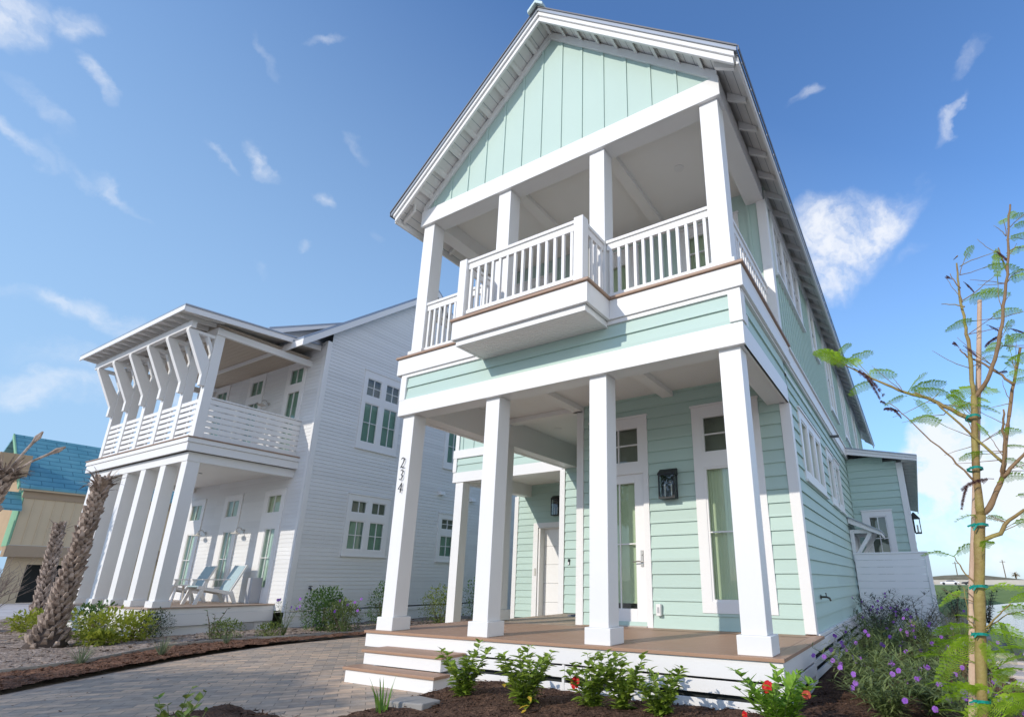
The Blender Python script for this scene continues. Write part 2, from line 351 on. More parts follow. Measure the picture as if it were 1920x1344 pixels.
# ---- balcony floor and fascia with the projecting bay
BX0, BX1, BY = -3.454, -1.382, -.724
mb = MB(); mb.box(-5.10, BX0, -.194, -.150, 3.608, 3.868); mb.box(BX1, .222, -.194, -.150, 3.608, 3.868); mb.box(.18, .222, -.149, 2.33, 3.608, 3.868)
mb.box(BX0, BX1, BY, BY+.04, 3.608, 3.868); mb.box(BX1-.04, BX1, BY+.041, -.151, 3.608, 3.868); mb.box(BX0, BX0+.04, BY+.041, -.151, 3.608, 3.868)
mb.box(-5.10, -5.06, -.149, 4.4, 3.608, 3.868)
mb.build('fascia_board', WHITE, GH, .005)
mb = MB(); mb.box(BX0+.05, BX1-.05, BY+.045, BY+.085, 3.53, 3.62); mb.box(BX1-.09, BX1-.05, BY+.086, -.14, 3.53, 3.62); mb.box(BX0+.05, BX0+.09, BY+.086, -.14, 3.53, 3.62)
mb.build('bay_trim', WHITE, GH, .003)
mb = MB(); yy = BY+.088
while yy < -.15: mb.box(BX0+.095, BX1-.095, yy, min(yy+.040, -.15), 3.535, 3.55); yy += .045
mb.box(BX0+.095, BX1-.095, BY+.088, -.15, 3.552, 3.57); mb.build('bay_soffit', CEIL, GH)
mb = MB(); E_ = .028
mb.box(-5.128, BX0-E_, -.222, 0, 3.869, 3.905); mb.box(BX1+E_, .25, -.222, 0, 3.869, 3.905); mb.box(BX0-E_, BX1+E_, BY-E_, 0, 3.869, 3.905)
mb.box(.12, .25, 0, 2.36, 3.869, 3.905); mb.box(-5.128, -5.0, 0, 4.4, 3.869, 3.905); mb.build('deck_edge', DECK2, GH, .006)
mb = MB(); mb.box(-4.999, .119, .001, WY, 3.875, 3.903); mb.build('balcony_floor', DECK, GH)
# ---- upper columns, beam, ceiling
for x in XS: column(x, 0, 3.905, 6.29, .116, .150, .10, GH)
box('beam', WHITE, GH, XL+.02, .165, -.165, -.115, 6.28, 6.58, bevel=.005)
mb = MB(); mb.box(XL+.03, .155, -.113, .12, 6.292, 6.60); mb.box(-.115, .155, .122, WY-.004, 6.292, 6.60); mb.box(-4.95, -4.70, .122, WY-.004, 6.292, 6.60)
mb.build('beam', WHITE2, GH, .004)
for x in (XS[1], XS[2]): box('ceiling_beam', CEIL, GH, x-.09, x+.09, .122, WY-.002, 6.45, 6.539, bevel=.004)
box('ceiling', CEIL, GH, XL+.04, .15, -.10, WY, 6.541, 6.57)
MB().tube([(-.82, 1.04, 6.530), (-.82, 1.04, 6.545)], .075, 20).build('ceiling_light', WHITE, GH)
MB().tube([(-4.25, 3.0, 3.418), (-4.25, 3.0, 3.43)], .075, 20).build('ceiling_light', WHITE, GH)
# ---- railings (railing > baluster)
def railing(parent, p, q, zb, ztop, n, first=None, last=None):
    """top rail, sub rail, bottom rail between two plan points, balusters are pieces of their own"""
    p, q = Vector((p[0], p[1], 0)), Vector((q[0], q[1], 0)); d = (q-p).normalized()
    zz = lambda v, z: Vector((v.x, v.y, z))
    mb = MB(); mb.beam(zz(p, ztop-.022), zz(q, ztop-.022), .085, .044); mb.beam(zz(p, ztop-.090), zz(q, ztop-.090), .045, .094)
    r = mb.build('railing', WHITE, parent, .005); MB().beam(zz(p, zb+.10), zz(q, zb+.10), .040, .055).build('bottom_rail', WHITE, r, .004)
    for i in range(n):
        c = p+(q-p)*((i+.5)/n); m2 = MB().beam(zz(c, zb+.12), zz(c, ztop-.135), .036, .036, (0, 1, 0)); m2.build('baluster', WHITE, r)
    return r
railing(GH, (-1.47, -.06), (-.118, -.06), 3.905, 4.80, 12)
railing(GH, (-4.70, -.06), (-3.40, -.06), 3.905, 4.80, 12)
PXL, PXR, PY = -3.36, -1.515, -.645
railing(GH, (PXL+.06, PY), (PXR-.06, PY), 3.905, 4.785, 14)
railing(GH, (PXR, PY+.06), (PXR, -.117), 3.905, 4.785, 4); railing(GH, (PXL, PY+.06), (PXL, -.117), 3.905, 4.785, 4)
for x in (PXL, PXR): box('railing_post', WHITE, GH, x-.065, x+.065, PY-.065, PY+.065, 3.905, 4.80, bevel=.006)
railing(GH, (.04, .118), (.04, WY-.03), 3.905, 4.79, 16); railing(GH, (-4.83, .118), (-4.83, WY-.03), 3.905, 4.79, 16)
# ---- front gable: boards and battens, trim, soffit
SL = .925; ZP = 8.915                                       # slope and apex of the panel
mb = MB(); yp = -.118
mb.face([(XL+.05, yp, 6.58), (.14, yp, 6.58), (XC, yp, 9.0)])
for i in range(-6, 7):
    x = -2.566+.3617*i; z1 = ZP-SL*abs(x-XC)
    if z1 > 6.62: mb.box(x-.019, x+.019, yp-.016, yp-.001, 6.575, z1)
mb.build('gable_panel', MINT2, GH)
def rake(mb, z_low, z_high, y0, y1, xl, xr, zc_low, slope=SL):
    for x in (xl, xr):
        a = zc_low-slope*abs(x-XC)
        mb.prism([(XC, y0, zc_low), (x, y0, a), (x, y0, a+z_high-z_low), (XC, y0, zc_low+z_high-z_low)], (0, y1-y0, 0))
mb = MB(); rake(mb, 0, .150, -.158, -.12, XL+.035, .15, ZP-.03); mb.build('gable_trim', WHITE, GH, .003)
RX = 2.835                                                   # half width of the roof measured at the fascia
mb = MB(); rake(mb, 0, .092, -.482, -.445, XC-RX, XC+RX, 8.90); rake(mb, 0, .070, -.510, -.445, XC-RX-.02, XC+RX+.02, 8.993); mb.build('rake_fascia', WHITE, GH, .004)
ROOF_Y1 = 21.6
ztop = lambda x: 9.135-SL*abs(x-XC)
mb = MB()                                                    # decking seen from below, boards run along the eave
k = 0; d0 = 0
while d0 < RX+.02:
    d1 = min(d0+.115, RX+.02)
    for sg in (-1, 1):
        a, b = XC+sg*d0, XC+sg*(d1-.007); zz = lambda x: ztop(x)-.078
        mb.face([(a, -.447, zz(a)), (b, -.447, zz(b)), (b, ROOF_Y1, zz(b)), (a, ROOF_Y1, zz(a))][::sg])
    d0 = d1
mb.build('roof_decking', SOFFIT, GH)
mb = MB()
for sg in (-1, 1):
    x = XC+sg*(RX+.055)
    mb.prism([(XC, -.53, ztop(XC)-.07), (x, -.53, ztop(x)-.07), (x, -.53, ztop(x)), (XC, -.53, ztop(XC))], (0, ROOF_Y1+.55, 0))
roof = mb.build('roof', METAL, GH)
mb = MB()
for sg in (-1, 1):                                           # thin dark drip edge round the roof
    x = XC+sg*(RX+.07)
    mb.prism([(XC, -.545, ztop(XC)-.012), (x, -.545, ztop(x)-.012), (x, -.545, ztop(x)+.012), (XC, -.545, ztop(XC)+.012)], (0, .013, 0))
    mb.prism([(x, -.53, ztop(x)-.06), (x+sg*.014, -.53, ztop(x)-.06), (x+sg*.014, -.53, ztop(x)+.012), (x, -.53, ztop(x)+.012)], (0, ROOF_Y1+.55, 0))
mb.build('drip_edge', DARKMETAL, roof)
mb = MB(); x = XC+RX+.02; mb.box(x, x+.03, -.44, ROOF_Y1, ztop(x)-.20, ztop(x)-.078); x = XC-RX-.02; mb.box(x-.03, x, -.44, ROOF_Y1, ztop(x)-.20, ztop(x)-.078)
mb.build('eave_fascia', WHITE2, roof, .004)
mb = MB()
for i in range(30):                                          # standing seams end in small clips at the eave
    yy = -.25+.42*i
    for sg in (-1, 1): mb.beam((XC, yy, ztop(XC)+.014), (XC+sg*(RX+.06), yy, ztop(XC+RX+.06)+.014), .02, .028)
mb.build('seam', METAL, roof)
mb = MB(); mb.prism([(XC-.14, -.60, ztop(XC)-.115), (XC, -.60, ztop(XC)+.015), (XC+.14, -.60, ztop(XC)-.115), (XC+.14, -.60, ztop(XC)-.06), (XC, -.60, ztop(XC)+.075), (XC-.14, -.60, ztop(XC)-.06)], (0, ROOF_Y1+.65, 0))
mb.build('ridge_cap', mat('ridge_metal', (.52, .62, .60), .4, .05, 3, metal=.2), roof)
rt_mesh = None
for i in range(41):                                          # rafter tails under the right eave, then a few under the left one
    yy = -.30+.535*i
    for sg in ((1, -1) if i < 9 else (1,)):
        xa, xb = (.165, .395) if sg > 0 else (-5.005, -5.235)
        za, zb_ = ztop(xa)-.083, ztop(xb)-.083
        mb = MB().prism([(xa, yy-.022, za), (xb, yy-.022, zb_), (xb, yy-.022, zb_-.075), (xa, yy-.022, za-.13)], (0, .044, 0))
        mb.build('rafter_tail', SOFFIT, roof)
for sg in (-1, 1):                                           # outlookers under the rake
    for i in range(1, 9):
        x = XC+sg*(.30*i-.02); z = ztop(x)-.081
        MB().prism([(x-.024, -.158, z+.024*SL*sg), (x+.024, -.158, z-.024*SL*sg), (x+.024, -.158, z-.024*SL*sg-.055), (x-.024, -.158, z+.024*SL*sg-.055)], (0, -.285, 0)).build('outlooker', SOFFIT, roof)
MB().box(XC-.025, XC+.025, -.443, -.16, ztop(XC)-.16, ztop(XC)-.09).build('outlooker', SOFFIT, roof)
# ---- front wall A behind the porch (ground floor and balcony)
pA = Front(WY)
win_l = (-1.225, -.240, .215, 3.085); door_l = (-2.985, -1.955, -.01, 3.085)
mb = MB(); lap(mb, pA, -3.10, .05, 0, 3.43, .1785, [hole(win_l), hole(door_l, .08)]); mb.build('front_wall', MINT, GH)
window(GH, pA, win_l, [(-1.080, -.385, 2.375, 2.94, 1, 2, GREYGLASS), (-1.080, -.385, .36, 2.17, 1, 2, BLIND)])
box('corner_board', WHITE, GH, .047, XR+.022, WY-.03, WY+.12, 0.01, 2.95, bevel=.004)
box('corner_board', WHITE, GH, -3.235, -3.105, WY-.03, WY+.10, -.01, 3.424, bevel=.004)
def door(parent, pl, trim, transom, leaf, glz, blind, cols=2, handle_side=1):
    u0, u1, v0, v1 = trim
    d = window(parent, pl, (u0, u1, transom[2]-.17, v1), [(*transom, cols, 2, GREYGLASS)], name='transom', sash=.02)
    mb = MB(); mb.box(u0, leaf[0], v0, transom[2]-.17, -.03, .034, pl=pl); mb.box(leaf[1], u1, v0, transom[2]-.17, -.03, .034, pl=pl)
    mb.build('door_frame', WHITE2, parent, .003)
    g = glz; mb = MB(); a, b, c, e = leaf
    mb.box(a+.006, g[0], c+.01, e-.006, -.05, -.005, pl=pl); mb.box(g[1], b-.006, c+.01, e-.006, -.05, -.005, pl=pl)
    mb.box(g[0], g[1], c+.01, g[2], -.05, -.005, pl=pl); mb.box(g[0], g[1], g[3], e-.006, -.05, -.005, pl=pl)
    for i in range(1, cols): x = g[0]+(g[1]-g[0])*i/cols; mb.box(x-.009, x+.009, g[2], g[3], -.045, -.009, pl=pl)
    y = (g[2]+g[3])/2; mb.box(g[0], g[1], y-.009, y+.009, -.044, -.0085, pl=pl)
    dr = mb.build('door', DOORWHITE, parent, .003)
    MB().face([pl(g[0], g[2], -.026), pl(g[1], g[2], -.026), pl(g[1], g[3], -.026), pl(g[0], g[3], -.026)]).build('pane', GLASS, dr)
    MB().box(g[0]-.01, g[1]+.01, g[2]+.09, g[3]+.01, -.10, -.09, pl=pl).box(g[0]-.01, g[1]+.01, g[2]+.07, g[2]+.1, -.09, -.075, pl=pl).build('blind', blind, dr)
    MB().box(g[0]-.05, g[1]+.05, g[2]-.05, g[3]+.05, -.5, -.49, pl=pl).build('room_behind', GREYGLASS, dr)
    hx = (leaf[1]-.065) if handle_side > 0 else leaf[0]+.065
    hm = MB(); hm.box(hx-.020, hx+.020, v0+.83, v0+1.06, -.004, .008, pl=pl); hm.tube([pl(hx, v0+.90, .006), pl(hx, v0+.90, .045), pl(hx-.03*handle_side, v0+.905, .055), pl(hx-.12*handle_side, v0+.895, .050)], .009, 8)
    hm.tube([pl(hx, v0+1.0, .006), pl(hx, v0+1.0, .022)], .012, 8); hm.build('handle', NICKEL, dr, smooth=False)
    return dr
door(GH, pA, door_l, (-2.82, -2.108, 2.36, 2.935), (-2.895, -2.045, -.01, 2.20), (-2.735, -2.21, .24, 2.055), BLIND)
box('threshold', NICKEL, GH, -2.90, -2.04, WY-.05, WY+.02, .001, .018)
def lantern(parent, cx, z0, z1, wy, hw=.125, dp=.15):
    pl = Front(wy-.022); f = MB()
    f.box(cx-hw+.02, cx+hw-.02, z0+.01, z1-.02, 0, .012, pl=pl)                       # back plate
    f.box(cx-hw, cx+hw, z0, z0+.022, .012, dp, pl=pl); t = z1-.10
    for x in (cx-hw, cx+hw-.018):
        for n0 in (.014, dp-.018): f.box(x, x+.018, z0+.022, t, n0, n0+.018, pl=pl)
    f.prism([pl(cx-hw-.008, t, .012), pl(cx-hw-.008, t, dp+.008), pl(cx-hw-.008, t+.02, dp+.008), pl(cx-hw-.008, z1, .05), pl(cx-hw-.008, z1, .012)], (2*hw+.016, 0, 0))
    o = f.build('wall_lantern', BLACK, parent)
    g = MB(); g.face([pl(cx-hw+.018, z0+.022, dp-.008), pl(cx+hw-.018, z0+.022, dp-.008), pl(cx+hw-.018, t, dp-.008), pl(cx-hw+.018, t, dp-.008)])
    for x in (cx-hw+.008, cx+hw-.008): g.face([pl(x, z0+.022, .03), pl(x, z0+.022, dp-.018), pl(x, t, dp-.018), pl(x, t, .03)])
    g.build('pane', LGLASS, o)
    cn = MB()
    for x in (cx-.05, cx+.05): cn.tube([pl(x, z0+.022, .075), pl(x, z0+.16, .075)], .011, 8); cn.tube([pl(x, z0+.16, .075), pl(x, z0+.19, .075), pl(x, z0+.225, .075)], [.008, .014, .002], 8)
    cn.build('candle_bulb', mat('candle', (.75, .72, .62), .4), o)
lantern(GH, -1.615, 1.755, 2.20, WY)
MB().box(-1.885, -1.815, .16, .315, 0, .06, pl=Front(WY-.022)).build('outlet_cover', WHITE, GH, .008)
MB().box(-1.865, -1.835, .20, .275, .06, .064, pl=Front(WY-.022)).build('outlet_slot', mat('grey_plastic', (.42, .42, .43), .5), GH)
# upper front wall, boards and battens
uwin = (-1.245, -.255, 4.55, 6.2); ud = (-2.98, -2.0, 3.905, 6.19); ud1 = (-4.70, -3.83, 4.75, 6.20)
def board_batten(pl, u0, u1, v0, v1, holes, step=.3617, start=None, sheet=MINT2, name='upper_wall', top=None):
    mb = MB(); cuts_u = sorted({u0, u1} | {c for h in holes for c in h[:2] if u0 < c < u1}); cuts_v = sorted({v0, v1} | {c for h in holes for c in h[2:4] if v0 < c < v1})
    for a, b in zip(cuts_u, cuts_u[1:]):
        for c, d in zip(cuts_v, cuts_v[1:]):
            if any(h[0] < (a+b)/2 < h[1] and h[2] < (c+d)/2 < h[3] for h in holes): continue
            mb.face([pl(a, c, 0), pl(b, c, 0), pl(b, d, 0), pl(a, d, 0)])
    x = (u0 if start is None else start)
    while x < u1:
        segs = [(v0, v1)]
        for h in holes:
            if h[0]-.02 < x < h[1]+.02: segs = [q for s_ in segs for q in ((s_[0], min(s_[1], h[2])), (max(s_[0], h[3]), s_[1])) if q[1]-q[0] > .01]
        for c, d in segs: mb.box(x-.019, x+.019, c, d, .001, .018, pl=pl)
        x += step
    return mb.build(name, sheet, GH)
board_batten(pA, XL, .05, 3.9, 6.54, [hole(uwin), hole(ud, .08), hole(ud1)], start=XL+.2)
window(GH, pA, uwin, [(-1.11, -.39, 4.70, 6.06, 2, 4, BLIND)])
door(GH, pA, ud, (-2.83, -2.22, 5.98, 5.99+.02), (-2.90, -2.08, 3.905, 5.80), (-2.78, -2.21, 4.1, 5.72), BLIND) if 0 else window(GH, pA, (-2.98, -2.0, 3.92, 6.19), [(-2.80, -2.22, 4.2, 5.95, 1, 2, BLIND)])
window(GH, pA, ud1, [(-4.56, -3.97, 4.9, 6.06, 2, 2, BLIND)])
box('corner_board', WHITE, GH, .042, XR+.02, WY-.03, WY+.13, 3.91, 6.30, bevel=.004)
# ---- wall B (set back) with door bell, right-hand inner return
pB = Front(4.45)
mb = MB(); lap(mb, pB, -4.98, -3.09, 0, 3.43, .1785); lap(mb, Side(-3.11), WY+.1, 4.45, 0, 3.43, .1785); mb.build('front_wall', MINT, GH)
box('corner_board', WHITE, GH, -5.115, -4.985, 4.41, 4.52, -.5, 2.95, bevel=.004)
box('door_bell', BLACK, GH, -4.885, -4.845, 4.415, 4.428, .93, 1.05); box('door_bell', WHITE, GH, -4.88, -4.85, 4.405, 4.414, .935, .985)
mb = MB(); mb.box(-4.45, -3.55, 3.75, 4.35, -.011, .012); tag(mb.build('door_mat', mat('mat_grey', (.16, .17, .20), .95, .2, 20), None), 'dark grey mat lying on the paved landing beside the set-back wall', 'door mat')
# ---- right side wall
pR = Side(XR-.02); YE = 18.9
w1 = (2.86, 4.98, 2.02, 3.09); w2 = (5.72, 6.62, 2.0, 3.07); w3 = (6.86, 7.72, 2.0, 3.07)
mb = MB(); lap(mb, pR, WY+.12, 9.9, .0, 3.575, .1785, [hole(w1), hole(w2), hole(w3)]); lap(mb, pR, 9.9, YE, 3.4, 3.575, .1785); mb.build('side_wall', MINT, GH)
li = []
for i in range(3): a = 2.99+i*.665; li.append((a, a+.53, 2.15, 2.96, 1, 1, BLIND))
window(GH, pR, w1, li, sill=1); window(GH, pR, w2, [(5.85, 6.49, 2.13, 2.94, 1, 1, BLIND)], sill=1); window(GH, pR, w3, [(6.99, 7.59, 2.13, 2.94, 1, 1, BLIND)], sill=1)
box('belt_board', WHITE, GH, XR, XR+.052, 2.335, 9.86, 3.608, 3.84, bevel=.004); box('belt_board', WHITE, GH, XR-.01, XR+.082, 2.335, 9.86, 3.842, 3.872, bevel=.004)
uws = [((2.50, 4.86, 5.20, 6.33), [(2.64+i*.73, 2.64+i*.73+.60, 5.33, 6.22, 2, 2, GREYGLASS) for i in range(3)]),
       ((5.95, 6.72, 5.20, 6.33), [(6.07, 6.60, 5.33, 6.22, 1, 2, BLIND)]),
       ((8.02, 9.40, 4.48, 6.33), [(8.14, 8.66, 4.61, 6.22, 1, 2, BLIND), (8.76, 9.28, 4.61, 6.22, 1, 2, BLIND)]),
       ((11.0, 12.45, 4.48, 6.33), [(11.13, 11.67, 4.61, 6.22, 1, 2, BLIND), (11.78, 12.32, 4.61, 6.22, 1, 2, BLIND)]),
       ((14.6, 16.0, 4.80, 6.33), [(14.73, 15.87, 4.93, 6.22, 2, 2, BLIND)])]
board_batten(pR, WY+.12, YE, 3.86, 6.75, [hole(u[0]) for u in uws], start=2.36, step=.205)
for t, l in uws: window(GH, pR, t, l, sill=1)
box('eave_frieze', WHITE2, GH, XR-.018, XR+.012, 2.25, YE, 6.37, 6.60)
MB().tube([(.17, 2.84, .42), (.24, 2.84, .42), (.275, 2.84, .405), (.285, 2.84, .37)], .013, 8).tube([(.235, 2.80, .465), (.235, 2.88, .465)], .007, 6).tube([(.235, 2.84, .42), (.235, 2.84, .465)], .006, 6).tube([(.165, 2.84, .42), (.175, 2.84, .42)], .03, 10).build('garden_tap', mat('brass_dark', (.10, .09, .07), .4, metal=.7), GH)
MB().tube([(.17, 6.86, 3.55), (.34, 6.86, 3.54)], .03, 10).build('drain_pipe', mat('pipe_grey', (.12, .12, .12), .5), GH)
# plain outer walls nobody faces
mb = MB(); mb.box(XL-.02, XL, 4.55, YE, -.5, 6.7); mb.box(XL, XR-.04, YE, YE+.02, -.5, 6.7); mb.box(XL+.02, XR-.03, 2.45, YE, 6.55, 6.6)
mb.box(XL, XR-.03, 4.9, YE, 3.46, 3.5); mb.box(XL, XL+.02, 2.13, 4.5, 3.87, 6.6); mb.face([(XL, YE, 6.6), (XR, YE, 6.6), (XC, YE, 9.0)]); mb.build('rear_wall', MINT2, GH)
# ---- rear wing on the right with lean-to roof
pW = Front(9.9); ww = (.335, 1.005, .4, 2.265)
mb = MB(); lap(mb, pW, XR, 1.28, -.1, 3.62, .1785, [hole(ww)], span=lambda v: (XR, min(1.28, XR+(3.74-v)/.235 if v > 3.4 else 1.28))); lap(mb, Side(1.385), 9.95, 21.5, -.3, 3.42, .1785); mb.build('wing_wall', MINT, GH)
box('corner_board', WHITE, GH, 1.265, 1.405, 9.865, 9.99, -.4, 3.42, bevel=.004)
window(GH, pW, ww, [(.475, .87, .55, 2.14, 2, 3, GREYGLASS)])
ZW = lambda x: 3.885-.235*(x-.12)
mb = MB(); mb.prism([(.14, 9.50, ZW(.14)-.03), (1.74, 9.50, ZW(1.74)-.03), (1.74, 9.50, ZW(1.74)), (.14, 9.50, ZW(.14))], (0, 12.7, 0)); wr = mb.build('wing_roof', METAL, GH)
mb = MB(); mb.prism([(.14, 9.53, ZW(.14)-.185), (1.70, 9.53, ZW(1.70)-.15), (1.70, 9.53, ZW(1.70)-.085), (.14, 9.53, ZW(.14)-.10)], (0, .03, 0)); mb.prism([(.14, 9.515, ZW(.14)-.098), (1.72, 9.515, ZW(1.72)-.083), (1.72, 9.515, ZW(1.72)-.032), (.14, 9.515, ZW(.14)-.032)], (0, .045, 0))
mb.box(1.70, 1.725, 9.57, 22.1, ZW(1.71)-.15, ZW(1.71)-.034); mb.build('eave_fascia', WHITE2, wr, .003)
mb = MB(); mb.prism([(.14, 9.56, ZW(.14)-.075), (1.70, 9.56, ZW(1.70)-.075), (1.70, 9.56, ZW(1.70)-.035), (.14, 9.56, ZW(.14)-.035)], (0, 12.5, 0)); mb.build('roof_decking', SOFFIT, wr)
for i in range(26): MB().prism([(1.40, 9.75+.45*i, ZW(1.40)-.08), (1.69, 9.75+.45*i, ZW(1.69)-.08), (1.69, 9.75+.45*i, ZW(1.69)-.14), (1.40, 9.75+.45*i, ZW(1.40)-.18)], (0, .045, 0)).build('rafter_tail', SOFFIT, wr)
f = MB(); X0 = 1.41
f.box(X0, X0+.02, 10.52, 10.74, 1.76, 2.22); f.box(X0+.02, X0+.16, 10.5, 10.76, 1.74, 1.765); f.prism([(X0+.02, 10.49, 2.10), (X0+.17, 10.49, 2.10), (X0+.06, 10.49, 2.25), (X0+.02, 10.49, 2.25)], (0, .28, 0))
for x in (X0+.02, X0+.143):
    for y in (10.5, 10.743): f.box(x, x+.017, y, y+.017, 1.765, 2.10)
wl = f.build('wall_lantern', BLACK, GH); MB().tube([(X0+.09, 10.63, 1.765), (X0+.09, 10.63, 1.95)], .02, 8).build('candle_bulb', MATS['candle'], wl)
# hood over the side door
ZH = lambda x: 1.985-.53*(x-.17)
mb = MB(); mb.prism([(.165, 8.0, ZH(.165)-.025), (.80, 8.0, ZH(.80)-.025), (.80, 8.0, ZH(.80)), (.165, 8.0, ZH(.165))], (0, 1.6, 0)); hd = mb.build('door_hood', METAL, GH)
mb = MB(); mb.prism([(.165, 8.03, ZH(.165)-.15), (.76, 8.03, ZH(.76)-.11), (.78, 8.03, ZH(.78)-.027), (.165, 8.03, ZH(.165)-.027)], (0, .03, 0)); mb.box(.76, .785, 8.065, 9.57, ZH(.77)-.11, ZH(.77)-.03); mb.prism([(.165, 8.07, ZH(.165)-.06), (.755, 8.07, ZH(.755)-.06), (.755, 8.07, ZH(.755)-.028), (.165, 8.07, ZH(.165)-.028)], (0, 1.48, 0)); mb.build('eave_fascia', WHITE2, hd, .003)
for y in (8.12, 9.42):
    mb = MB(); mb.box(.165, .245, y, y+.08, 1.02, 1.70); mb.box(.246, .62, y+.004, y+.076, 1.62, 1.70); mb.beam((.235, y+.04, 1.12), (.575, y+.04, 1.625), .075, .075); mb.build('hood_bracket', WHITE2, GH, .004)
box('side_door', DOORWHITE, GH, XR+.01, XR+.035, 8.3, 9.35, -.05, 1.62)
# ---- set-back garage wing on the left
GY = 4.5; gx0, gx1 = -8.42, -5.12; pG = Front(GY)
box('beam', WHITE, GH, gx0, gx1, GY, GY+.07, 2.95, 3.2, bevel=.005); box('beam', WHITE2, GH, gx0+.01, gx1, GY+.071, GY+.3, 2.96, 3.3)
box('beam', WHITE2, GH, gx0+.02, gx0+.28, GY+.301, 7.48, 2.96, 3.3)
mb = MB(); lap(mb, Front(GY+.03), gx0+.02, gx1, 3.2, 3.58, .1875); mb.build('front_band', MINT, GH)
box('fascia_board', WHITE, GH, gx0-.02, gx1, GY-.02, GY+.029, 3.56, 3.77, bevel=.004); box('corner_block', WHITE, GH, gx0-.01, gx0+.11, GY-.015, GY+.029, 3.21, 3.558, bevel=.004); box('corner_board', WHITE, GH, gx0+.02, gx0+.14, GY-.005, GY+.06, 3.772, 4.9, bevel=.004)
mb = MB(); mb.face([(gx0+.03, GY+.03, 3.76), (gx1, GY+.03, 3.76), (gx1, GY+.03, 4.95), (gx0+.03, GY+.03, 4.95)])
for i in range(9): mb.box(gx0+.22+.36*i, gx0+.258+.36*i, GY+.013, GY+.029, 3.77, 4.95)
mb.box(-8.72, -8.70, 7.52, YE, -.5, 4.95); mb.box(gx0+.03, gx0+.05, GY+.04, 7.499, 3.3, 4.95); mb.build('wing_wall', MINT2, GH)
column(gx0+.22, GY+.15, -.5, 2.96, .125, .16, 0, GH)
box('ceiling', CEIL, GH, gx0+.1, gx1, GY+.2, 7.5, 3.301, 3.32)
mb = MB(); mb.prism([(gx0-.3, GY-.35, 4.88), (XL, GY-.35, 5.70), (XL, GY-.35, 5.80), (gx0-.3, GY-.35, 4.98)], (0, 9, 0)); mb.build('wing_roof', METAL, GH)
pC = Front(7.5); gd = (-7.86, -5.35, -.5, 2.06)
mb = MB(); lap(mb, pC, -8.70, -5.0, -.35, 3.3, .1785, [(gd[0], gd[1], gd[2]-.1, gd[3])]); mb.build('front_wall', MINT, GH)
box('corner_board', WHITE, GH, -8.74, -8.60, 7.46, 7.52, -.5, 3.0, bevel=.004)
mb = MB(); mb.box(gd[0]-.16, gd[0], 7.455, 7.49, -.5, gd[3]+.13); mb.box(gd[0]+.001, gd[1]+.13, 7.455, 7.49, gd[3], gd[3]+.13); mb.box(gd[0]+.001, gd[0]+.06, 7.49, 7.78, -.5, gd[3]-.02); mb.box(gd[0], gd[1], 7.491, 7.78, gd[3]-.019, gd[3]-.002); mb.build('door_frame', WHITE2, GH, .004)
mb = MB()
for i in range(5): mb.box(gd[0]+.062, gd[1], 7.72, 7.76, -.45+.5*i, -.45+.5*i+.494)
gdo = mb.build('garage_door', DOORWHITE, GH, .004)
MB().box(gd[0]-.09, gd[0]-.03, 7.44, 7.454, .75, .95).build('key_pad', mat('beige_plastic', (.55, .53, .48), .5), GH)
lantern(GH, -7.22, 2.36, 2.92, 7.5)
# ---- house number on the left column
for ch, z in (('2', 2.166), ('3', 1.985), ('4', 1.800)):
    cu = bpy.data.curves.new('house_number', 'FONT'); cu.body = ch; cu.size = .225; cu.extrude = .006; cu.align_x = 'CENTER'; cu.shear = .12; cu.offset = -.006
    tmp = bpy.data.objects.new('tmp', cu); C.objects.link(tmp); dg = bpy.context.evaluated_depsgraph_get()
    me = bpy.data.meshes.new_from_object(tmp.evaluated_get(dg)); C.objects.unlink(tmp); bpy.data.objects.remove(tmp)
    o = bpy.data.objects.new('house_number', me); me.materials.clear(); me.materials.append(BLACK); C.objects.link(o); o.parent = GH
    me.transform(Matrix.Translation(Vector((XS[0]-.005, -.140, z))-wloc(GH)) @ Matrix.Rotation(R(90), 4, 'X') @ Matrix.Scale(.8, 4, (1, 0, 0)))
